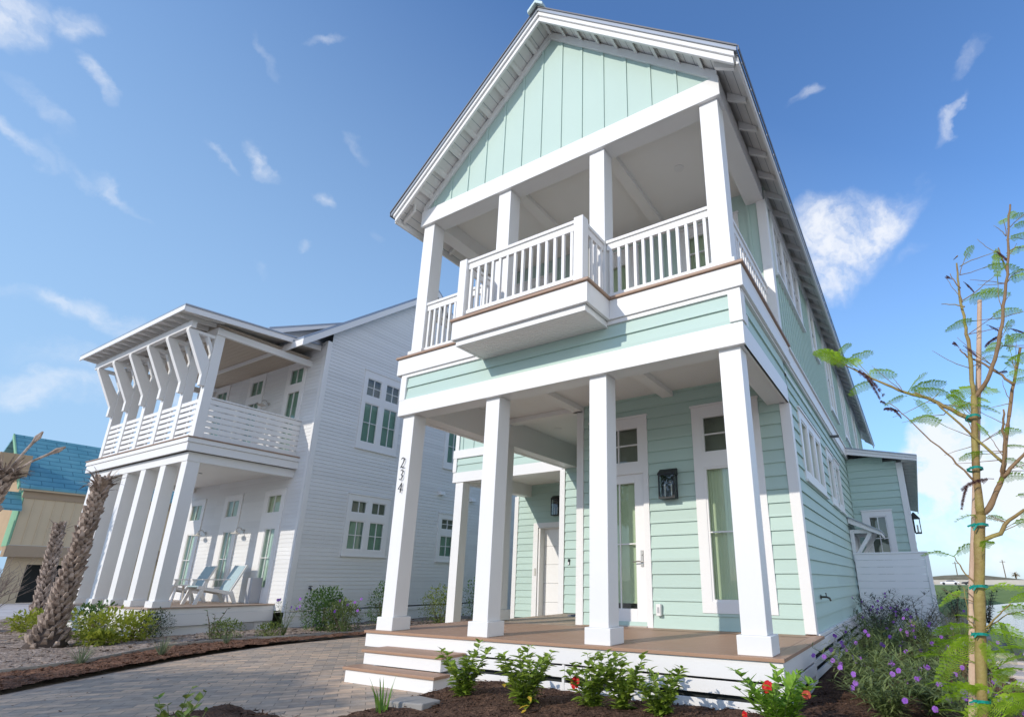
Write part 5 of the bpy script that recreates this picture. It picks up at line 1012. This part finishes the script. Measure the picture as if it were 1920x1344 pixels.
# ---- palms
BOOT = mat('palm_boot', (.22, .165, .13), .85, .2, 7, .5, 30, col2=(.50, .40, .33)); FIBRE = mat('palm_fibre', (.085, .065, .055), .95, .25, 9, .6, 30)
def palm(label, base, top, r0, r1, n, seed, flare=1.0, bl=.22, bw=.15, spears=(), frond_n=0):
    o = thing('palm_tree', label, 'palm', base, 'cut-back palms'); r = random.Random(seed); B, T = Vector(base), Vector(top); H = (T-B).length; ax = (T-B)/H
    rad = lambda t: r0+(r1-r0)*min(1, t*1.25)+flare*r0*.55*max(0, 1-t*6)**2
    MB().tube([B+ax*H*t/14 for t in range(15)], [rad(t/14)*.86 for t in range(15)], 12).build('trunk', FIBRE, o, smooth=True)
    mb = MB(); a0 = ax.cross(Vector((0, 1, 0))).normalized(); c0 = ax.cross(a0)
    for i in range(n):
        t = .02+.98*i/n; a = i*2.399+r.uniform(-.15, .15); out = a0*math.cos(a)+c0*math.sin(a); side = ax.cross(out); p = B+ax*H*t+out*rad(t)*.78
        l = bl*r.uniform(.7, 1.35)*(1-.25*t); w = bw*r.uniform(.8, 1.15); th = .04*r.uniform(.7, 1.3); tip = p+ax*l+out*l*r.uniform(.30, .75)
        w1 = w*.36
        q = [p-side*w/2, p+side*w/2, p+side*w/2-out*th, p-side*w/2-out*th]; e = [tip-side*w1/2, tip+side*w1/2, tip+side*w1/2-out*th*1.3, tip-side*w1/2-out*th*1.3]; m_ = [(x+y)/2+out*.02 for x, y in zip(q, e)]
        bI = len(mb.v); mb.v += [tuple(v) for v in q+m_+e]
        for k in range(2):
            for j in range(4): j2 = (j+1) % 4; mb.f.append((bI+k*4+j, bI+k*4+j2, bI+k*4+4+j2, bI+k*4+4+j))
        mb.f.append((bI+8, bI+9, bI+10, bI+11))
    mb.build('leaf_bases', BOOT, o)
    if frond_n:
        mb = MB()
        for i in range(frond_n):
            a = r.uniform(0, 6.28); out = a0*math.cos(a)+c0*math.sin(a); p = T+out*r1*r.uniform(.2, .9)-ax*r.uniform(0, .25)
            leaf(mb, p, (ax+out*r.uniform(.2, 1.3)).normalized(), out, r.uniform(.25, .55), r.uniform(.03, .09), .3, r.uniform(.5, 2.2), 3)
        mb.build('dead_leaves', BOOT, o)
    for k, (tip) in enumerate(spears):
        tip = Vector(tip); mid = T.lerp(tip, .72); mb = MB().tube([T-ax*.2, T.lerp(tip, .4), mid, T.lerp(tip, .86), tip], [.035, .026, .03, .065, .02], 6); mb.build('frond_spear', BOOT, o)
palm('big palm with a rough brown trunk and cut top before the grey porch', (-11.80, -1.42, -.52), (-11.30, -1.42, 2.36), .165, .095, 330, 3, 2.6, .14, .095, frond_n=30)
palm('distant slim palm trunk with a cut top behind the big palm', (-24, 1.80, -.5), (-24, 1.66, 2.40), .19, .13, 220, 4, .9, .20, .13, frond_n=14)
palm('palm at the left edge with a shaggy cut crown and two bare spears', (-17.1, -1.95, -.5), (-17.0, -1.50, 3.05), .22, .18, 240, 5, .5, .20, .13, spears=((-17.0, -1.10, 4.15), (-17.0, -.60, 3.86)), frond_n=120)
# ---- bare shrub at the left edge
b = Vector((-14.3, -1.85, -.5)); o = thing('bare_shrub', 'leafless twiggy shrub with thin grey stems at the left edge', 'shrub', b); r = random.Random(12); mb = MB()
def twig(p, d, l, rad, dep):
    pts = [p]; n = 4
    for i in range(n): d = (d+Vector((r.uniform(-.25, .25), r.uniform(-.25, .25), r.uniform(-.05, .18)))).normalized(); pts.append(pts[-1]+d*l/n)
    mb.tube(pts, [rad*(1-.5*i/n) for i in range(n+1)], 5)
    if dep:
        for k in range(3 if dep > 1 else 4): j = r.randint(1, n); twig(pts[j], (d+rv(r, -.1, .8)*.75).normalized(), l*r.uniform(.5, .8), rad*.55, dep-1)
for k in range(4): twig(b, Vector((r.uniform(-.25, .4), r.uniform(-.25, .35), 1)).normalized(), .85, .022, 3)
mb.build('branch', mat('grey_twig', (.25, .20, .17), .85, .2, 9), o)
# ---- young staked tree on the right
ty = -1.35
o = TR = thing('young_tree', 'young feathery-leaved tree tied to a wooden stake at the right edge', 'tree', (1.50, ty, -.5))
r = random.Random(77)
def limb(pts, r0, r1, m, name='branch', wob=.004, n=8):
    P = [Vector(p) for p in pts]; fine = []
    for i in range(len(P)-1):
        for k in range(3): fine.append(P[i].lerp(P[i+1], k/3)+(Vector((r.uniform(-wob, wob), r.uniform(-wob, wob), 0)) if i+k else Vector((0, 0, 0))))
    fine.append(P[-1]); k = len(fine)-1
    return MB().tube(fine, [(r0+(r1-r0)*i/k)*(1+.10*(r.random() < .12)) for i in range(k+1)], n).build(name, m, TR, smooth=True)
D = lambda x, z, dy=0.0: (x, ty+dy, z)
limb([D(1.475, -.52), D(1.53, -.28), D(1.535, -.085), D(1.606, .365), D(1.671, .744), D(1.724, 1.004)], .0275, .0265, GWOOD, 'trunk', n=12)
limb([D(1.722, .99), D(1.740, 1.21), D(1.780, 1.472), D(1.823, 1.737)], .0215, .017, GWOOD, 'trunk', n=10)
limb([D(1.823, 1.727), D(1.836, 1.885), D(1.860, 2.065), D(1.869, 2.215, .05), D(1.879, 2.348, .06), D(1.885, 2.466, .08), D(1.897, 2.604, .1), D(1.912, 2.723, .1)], .0135, .005, GWOOD)
limb([D(1.823, 1.727), D(1.854, 1.756), D(1.907, 1.818, -.04), D(1.961, 1.932, -.06), D(2.014, 2.067, -.08), D(2.044, 2.171, -.08), D(2.082, 2.312, -.08), D(2.121, 2.455, -.1), D(2.162, 2.64, -.1), D(2.199, 2.83, -.1), D(2.232, 2.943, -.1)], .0145, .005, BWOOD)
limb([D(1.724, 1.0), D(1.776, 1.047, .03), D(1.824, 1.123, .05), D(1.872, 1.214, .06), D(1.915, 1.355, .08), D(1.970, 1.547, .1), D(2.023, 1.726, .12), D(2.073, 1.874, .12), D(2.132, 2.039, .12)], .0185, .007, BWOOD)
import itertools
def B2(x, z, dy=0): return Vector(D(x, z, dy))
for pts, r0, r1, m in (
 ([(1.797,1.58),(1.734,1.634),(1.66,1.70),(1.583,1.767),(1.471,1.824),(1.357,1.902),(1.24,2.003),(1.149,2.082),(1.055,2.172)], .015, .003, GWOOD),
 ([(1.894,1.299),(1.817,1.41),(1.721,1.559),(1.606,1.727),(1.512,1.791)], .009, .004, GWOOD),
 ([(1.737,1.194),(1.664,1.317),(1.586,1.435),(1.49,1.564),(1.418,1.684),(1.352,1.762)], .006, .002, BWOOD),
 ([(1.700,.855),(1.798,.892),(1.85,.966),(1.935,1.022)], .013, .008, GWOOD), ([(1.660,.567),(1.59,.67),(1.564,.746),(1.548,.777)], .005, .002, GWOOD),
 ([(2.036,1.769),(1.988,1.848),(1.916,1.942),(1.844,2.012),(1.813,2.076)], .008, .004, BWOOD), ([(1.877,1.23),(1.912,1.422),(1.925,1.52),(1.939,1.603)], .009, .005, BWOOD),
 ([(1.872,1.214),(1.938,1.288),(2.015,1.36)], .012, .007, BWOOD), ([(1.912,2.723),(1.901,2.76)], .005, .002, BWOOD), ([(1.884,2.347),(1.84,2.399),(1.776,2.445)], .005, .002, GWOOD),
 ([(1.888,2.485),(1.861,2.554),(1.848,2.599)], .004, .002, BWOOD), ([(1.91,2.641),(1.974,2.653),(2.062,2.653),(2.119,2.654)], .003, .0015, GWOOD), ([(2.204,2.828),(2.258,2.858),(2.319,2.888)], .003, .0015, GWOOD),
 ([(2.186,2.752),(2.243,2.781),(2.296,2.774)], .003, .0015, BWOOD), ([(2.168,2.657),(2.226,2.698),(2.281,2.699)], .003, .0015, BWOOD), ([(2.131,2.452),(2.173,2.497),(2.245,2.514)], .003, .0015, GWOOD),
 ([(2.15,2.50),(2.143,2.686),(2.138,2.721)], .006, .003, BWOOD), ([(1.884,2.394),(1.946,2.416),(2.01,2.449),(2.063,2.473)], .0035, .0015, GWOOD),
 ([(1.601,.337),(1.558,.42),(1.563,.595)], .004, .002, GWOOD), ([(1.619,.365),(1.702,.453),(1.762,.511)], .005, .0025, GWOOD), ([(1.611,.337),(1.666,.395),(1.751,.454),(1.826,.471)], .004, .002, GWOOD)):
    dy = r.uniform(-.10, .12); n_ = len(pts); limb([D(x, z, dy*i/(n_-1)) for i, (x, z) in enumerate(pts)], r0, r1, m, wob=.006, n=6)
TW = [(1.78,1.47),(1.80,1.60),(1.84,1.92),(1.87,2.15),(1.88,2.38),(1.90,2.58),(1.95,1.92),(2.0,2.04),(2.07,2.28),(2.12,2.45),(2.16,2.62),(2.19,2.78),(1.88,1.25),(1.92,1.37),(1.96,1.52),(2.0,1.66),(2.06,1.85),(1.74,1.68),(1.60,1.75),(1.45,1.83),(1.28,1.96),(1.80,1.43),(1.65,1.64),(1.85,.95),(1.80,.90),(1.66,.70),(1.63,.50),(2.12,2.0),(2.05,2.22),(1.9,1.32)]
TIPS = []
for i, (x, z) in enumerate(TW):
    for q_ in range(2):
        a = r.uniform(-2.6, 2.6) if z > 1 else r.uniform(-1.5, 1.5); l = r.uniform(.10, .26); dd = Vector((math.sin(a), r.uniform(-.5, .5), math.cos(a)*.6+.25)).normalized(); p = Vector(D(x, z)); pts = [p]
        for k in range(3): dd = (dd+Vector((r.uniform(-.2, .2), 0, r.uniform(-.12, .2)))).normalized(); pts.append(pts[-1]+dd*l/3)
        limb([tuple(v) for v in pts], .0028, .0011, r.choice((BWOOD, GWOOD)), 'twig', .002, 5); TIPS.append((pts[2], pts[3]+(pts[3]-pts[1])*.5))
def feather(mb, st, p, q, npair, plen, droopy, closed=0.0):
    """twice-divided leaf: a stalk with pairs of pinnae, each with rows of small leaflets"""
    p, q = Vector(p), Vector(q); Lh = (q-p).length; d = (q-p)/Lh; up = Vector((0, 0, 1)); s = d.cross(up).normalized(); n = s.cross(d)
    ctl = (p+q)/2+Vector((0, 0, Lh*.12)); axis = lambda t: p*(1-t)**2+ctl*2*t*(1-t)+(q-Vector((0, 0, Lh*droopy)))*t*t
    st.tube([axis(i/6) for i in range(7)], [.0022*(1-.6*i/6) for i in range(7)], 4)
    roll = r.uniform(.25, 1.15)*(1 if r.random() < .85 else -1)*(-1 if s.y > 0 else 1); s, n = s*math.cos(roll)+n*math.sin(roll), n*math.cos(roll)-s*math.sin(roll)
    for i in range(npair):
        t = .18+.80*i/(npair-1); c = axis(t); l = plen*(math.sin(math.pi*min(1, .18+t*.78))**.6)*r.uniform(.85, 1.1)
        for sg in (-1, 1):
            v = (s*sg*(1-closed)+d*(.45+closed)+n*r.uniform(-.12, .25)-up*closed*.6).normalized(); w = v.cross(n).normalized(); m_ = 7
            for k in range(m_):
                a = c+v*l*(k+.6)/m_-up*l*.25*((k+.6)/m_)**2; ll = .62*Lh*.8/npair*(1-.5*abs(k/m_-.45)); hw = l/m_*.60
                for g in (-1, 1):
                    e = a+w*g*ll+v*ll*.35; mb.face([a-v*hw*.5, a+v*hw*.6, e+v*hw*.5, e-v*hw*.3])
FG = [(1.13, 2.09, 0.98, 2.24), (1.18, 2.06, 1.01, 2.18), (1.11, 2.11, 1.27, 2.18), (1.09, 2.15, 1.17, 2.22), (1.24, 2.0, 1.39, 1.97), (1.3, 1.94, 1.16, 1.93), (1.46, 1.83, 1.65, 1.88), (1.47, 1.81, 1.58, 1.94), (1.48, 1.8, 1.64, 1.77), (1.47, 1.81, 1.36, 1.78), (1.5, 1.77, 1.57, 1.68), (1.67, 1.74, 1.91, 1.82), (1.81, 1.67, 1.9, 1.63), (1.81, 1.67, 1.72, 1.65), (2.01, 2.01, 2.12, 2.08), (2.03, 2.06, 2.15, 2.04), (2.01, 1.89, 2.13, 1.96), (2.02, 2.03, 1.94, 2.04), (2.02, 1.85, 2.1, 1.87), (2.02, 1.78, 2.1, 1.79), (1.99, 1.97, 2.08, 1.94), (1.89, 2.4, 2.07, 2.44), (1.96, 2.42, 2.09, 2.41), (2.23, 2.93, 2.27, 2.96), (2.23, 2.9, 2.31, 2.91), (2.24, 2.85, 2.31, 2.85), (2.19, 2.75, 2.29, 2.75), (2.17, 2.66, 2.28, 2.71), (2.14, 2.55, 2.09, 2.5), (2.14, 2.49, 2.24, 2.51), (2.14, 2.47, 2.24, 2.47), (2.14, 2.6, 2.1, 2.66), (1.55, 0.77, 1.65, 0.84), (1.55, 0.77, 1.42, 0.81), (1.6, 0.34, 1.37, 0.25), (1.6, 0.34, 1.4, 0.17), (1.6, 0.32, 1.62, 0.2), (1.61, 0.35, 1.78, 0.32), (1.63, 0.37, 1.76, 0.39), (1.61, 0.37, 1.42, 0.36), (1.76, 0.51, 1.87, 0.56), (1.7, 0.46, 1.84, 0.5), (1.66, 0.58, 1.81, 0.62), (1.57, 0.57, 1.46, 0.53), (1.61, 0.41, 1.52, 0.45), (1.75, 0.45, 1.84, 0.44), (1.89, 1.33, 1.98, 1.29), (1.84, 1.19, 1.96, 1.25), (1.91, 1.39, 2.0, 1.39), (1.93, 1.29, 1.99, 1.25), (1.91, 1.1, 1.97, 1.11), (1.85, 0.97, 1.78, 1.0), (1.92, 1.02, 1.94, 0.98), (1.43, -0.1, 1.54, -0.02), (1.5, -0.1, 1.35, -0.08), (1.58, -0.08, 1.76, 0.09), (1.6, -0.09, 1.75, 0.01), (1.62, 0.04, 1.77, 0.13), (1.61, 0.06, 1.7, 0.18), (1.63, 0.31, 1.69, 0.26)]
FG += [(1.53, 0.24, 1.39, 0.3), (1.46, 0.06, 1.32, 0.1), (1.58, 0.17, 1.46, 0.22), (1.68, 0.28, 1.85, 0.27), (1.51, 0.16, 1.7, 0.24), (1.57, 0.02, 1.41, 0.06), (1.49, -0.09, 1.69, 0.01), (1.5, 0.01, 1.36, 0.02), (1.58, 0.11, 1.72, 0.17), (1.65, 0.25, 1.81, 0.28), (1.58, 0.01, 1.46, 0.08), (1.63, 0.04, 1.48, 0.07), (1.62, 0.16, 1.8, 0.24), (1.49, 0.19, 1.3, 0.24), (1.66, 0.17, 1.77, 0.18), (1.61, -0.08, 1.8, 0.02)]
FP = [(1.18, 2.06, 1.33, 1.9), (1.24, 2.0, 1.31, 1.85), (1.35, 1.76, 1.32, 1.81), (1.36, 1.76, 1.41, 1.7), (1.81, 2.08, 1.79, 2.12), (1.82, 2.05, 1.87, 1.99), (2.05, 2.13, 1.96, 2.11), (2.1, 2.66, 2.15, 2.61), (1.92, 2.56, 1.96, 2.5), (1.86, 2.58, 1.84, 2.61), (1.97, 2.18, 2.03, 2.13), (2.08, 2.15, 2.15, 2.11), (1.82, 1.2, 1.66, 1.2), (1.7, 1.2, 1.64, 1.09), (1.42, 1.68, 1.33, 1.75), (1.92, 1.94, 1.98, 1.89), (1.98, 1.89, 2.02, 1.9)]

fo, st = MB(), MB()
for a, b, c, d in FG:
    dy = r.uniform(-.12, .16); L_ = math.hypot(c-a, d-b); e = L_*r.uniform(-.7, .7)
    g_ = 1.25 if L_ < .3 else 1.0; feather(fo, fo, D(a, b, dy*.4), D(a+(c-a)*g_, b+(d-b)*g_, dy*.4+e), max(8, int(L_*62)), min(.062, max(.026, L_*.27)), r.uniform(.05, .3))
for p, q in TIPS:
    if r.random() < .42: feather(fo, fo, p, p+(q-p)*1.5+Vector((0, r.uniform(-.05, .05), r.uniform(-.06, .02))), 10, .032, r.uniform(.1, .4))
fo.build('foliage', LF_TREE, TR)
fo, st = MB(), MB()
for a, b, c, d in FP:
    dy = r.uniform(-.1, .1); feather(fo, fo, D(a, b, dy), D(c, d, dy+r.uniform(-.03, .03)), 7, .035, .3, .8)
fo.build('withered_foliage', LF_PURP, TR)
STK = MB().tube([D(1.43, -.53, .055), D(1.492, -.096, .055), D(1.615, .595, .055), D(1.712, 1.059, .055), D(1.883, 1.90, .055), D(1.979, 2.393, .055)], [.024, .024, .022, .019, .015, .0125], 10).build('wooden_stake', mat('stake_wood', (.50, .34, .24), .75, .14, 5, .2, 50, col2=(.62, .45, .33)))
tag(STK, 'tall pale wooden stake standing against the young tree trunk', 'stake')
TIE = mat('green_tie', (.0, .22, .17), .5, .15, 10)
for x, z, lab in ((1.800, 1.60, 'topmost green tie tape, high up where the young tree forks'), (1.752, 1.28, 'green tie tape second from the top of the staked tree'), (1.715, .945, 'green tie tape just under the main fork of the young tree'), (1.648, .60, 'knotted green tie tape at the level of the far meadow'), (1.605, .345, 'green tie tape just above the low leafy shoots'), (1.549, .0, 'lowest green tie tape near the ground')):
    mb = MB(); pts = []
    for k in range(15):
        a = 2*math.pi*k/14; pts.append((x-.004+.043*math.cos(a), ty+.020+.078*math.sin(a), z+.003*math.sin(3*a)))
    for i in range(14):
        p, q = Vector(pts[i]), Vector(pts[i+1]); mb.face([p-Vector((0, 0, .0075)), q-Vector((0, 0, .0075)), q+Vector((0, 0, .0075)), p+Vector((0, 0, .0075))])
    p = Vector((x-.03, ty-.052, z)); k_ = r.uniform(.1, .7); mb.face([p, p+Vector((-.065, -.01, r.uniform(-.05, -.02)))*k_, p+Vector((-.07, -.012, -.008))*k_, p+Vector((0, 0, .012))]); mb.face([p, p+Vector((-.035, .0, -.05))*k_, p+Vector((-.02, -.004, -.055))*k_, p+Vector((.012, 0, 0))])
    tag(mb.build('tie_tape', TIE), lab, 'tie')
# ---- far things on the right
def car(x, y, z, m, label, L_=4.4, suv=False):
    o = thing('parked_car', label, 'car', (x, y, z), 'parked cars beyond the meadow'); h = 1.45 if not suv else 1.75
    pr = [(-.5, .35), (-.5, .62), (-.44, .78), (-.22, .84), (-.10, h*.66+.33), (.22, h*.66+.35), (.40, .88), (.5, .82), (.5, .35)]
    MB().prism([(x+a*L_, y-.85, z+b*.92) for a, b in pr], (0, 1.7, 0)).build('body', m, o, .05)
    MB().prism([(x-.20*L_, y-.86, z+.86), (x-.095*L_, y-.86, z+h*.60+.28), (x+.20*L_, y-.86, z+h*.60+.30), (x+.34*L_, y-.86, z+.86)], (0, .02, 0)).build('window', BLACK, o)
    for a in (-.31, .31): MB().tube([(x+a*L_, y-.88, z+.33), (x+a*L_, y-.65, z+.33)], .33, 14).build('wheel', BLACK, o)
car(8.0, 176, -.5, mat('car_white', (.75, .75, .76), .25, .02, 1), 'white parked car beyond the meadow just right of the fence'); car(13.2, 176, -.5, mat('car_black', (.02, .02, .025), .25, .05, 1), 'black parked pickup beyond the meadow left of the tree stake', 5.0, True); car(2.6, 176, -.5, mat('car_sand', (.45, .38, .30), .3, .03, 1), 'sand coloured parked car half hidden by the white fence', 4.2)
for x, y, h, lab in ((15.0, 276, 8.2, 'leftmost of three far utility poles'), (32.5, 288, 8.9, 'middle far utility pole, behind the young tree'), (39.3, 270, 12.4, 'rightmost and tallest far utility pole')):
    o = thing('utility_pole', lab, 'pole', (x, y, -.5), 'far utility poles'); MB().tube([(x, y, -.5), (x, y, h)], [.20, .15], 8).build('pole', WOOD, o); MB().box(x-1.0, x+1.0, y-.08, y+.08, h-.9, h-.7).build('cross_arm', WOOD, o)
o = thing('palm_tree', 'tiny far palm on the horizon between two utility poles', 'palm', (38.5, 310, -.5)); MB().tube([(38.5, 310, -.5), (38.5, 310, 3.2)], .3, 6).build('trunk', WOOD, o); mb = MB(); rr = random.Random(9)
for i in range(46): d = rv(rr, -.4, 1); leaf(mb, (38.5, 310, 3.2), d, (0, 0, 1), rr.uniform(1.8, 3.0), .40, .2, .9)
mb.build('crown', LF_TAN, o)
# ---- tree across the street whose crown shades the drive
o = thing('street_tree', 'leafy street tree on the near side of the street casting shade on the drive', 'tree', (-9.1, -12.2, -.5)); rr = random.Random(21)
MB().tube([(-9.1, -12.2, -.5), (-9.05, -12.2, 1.4), (-9.0, -12.1, 3.2)], [.16, .13, .09], 8).build('trunk', WOOD, o); mb = MB(); st = MB()
for k in range(9): d = rv(rr, .2, 1.1).normalized(); st.tube([(-9.03, -12.15, 2.2+.15*k), Vector((-9.03, -12.15, 2.4+.15*k))+d*1.6], [.05, .01], 5)
for i in range(4200):
    d = Vector((rr.gauss(0, 1), rr.gauss(0, 1), rr.gauss(0, 1))).normalized(); k = rr.random()**.4*(1+.35*(fbm(d.x*2+3, d.y*2+d.z*2)-.5)*2); p = Vector((-9.0, -12.1, 4.1))+Vector((d.x*2.5*k, d.y*1.7*k, d.z*1.25*k)); leaf(mb, p, d+rv(rr)*.6, (0, 0, 1), .22, .12, .2, .4)
mb.build('crown', LF_BUSH, o); st.build('limb', WOOD, o)
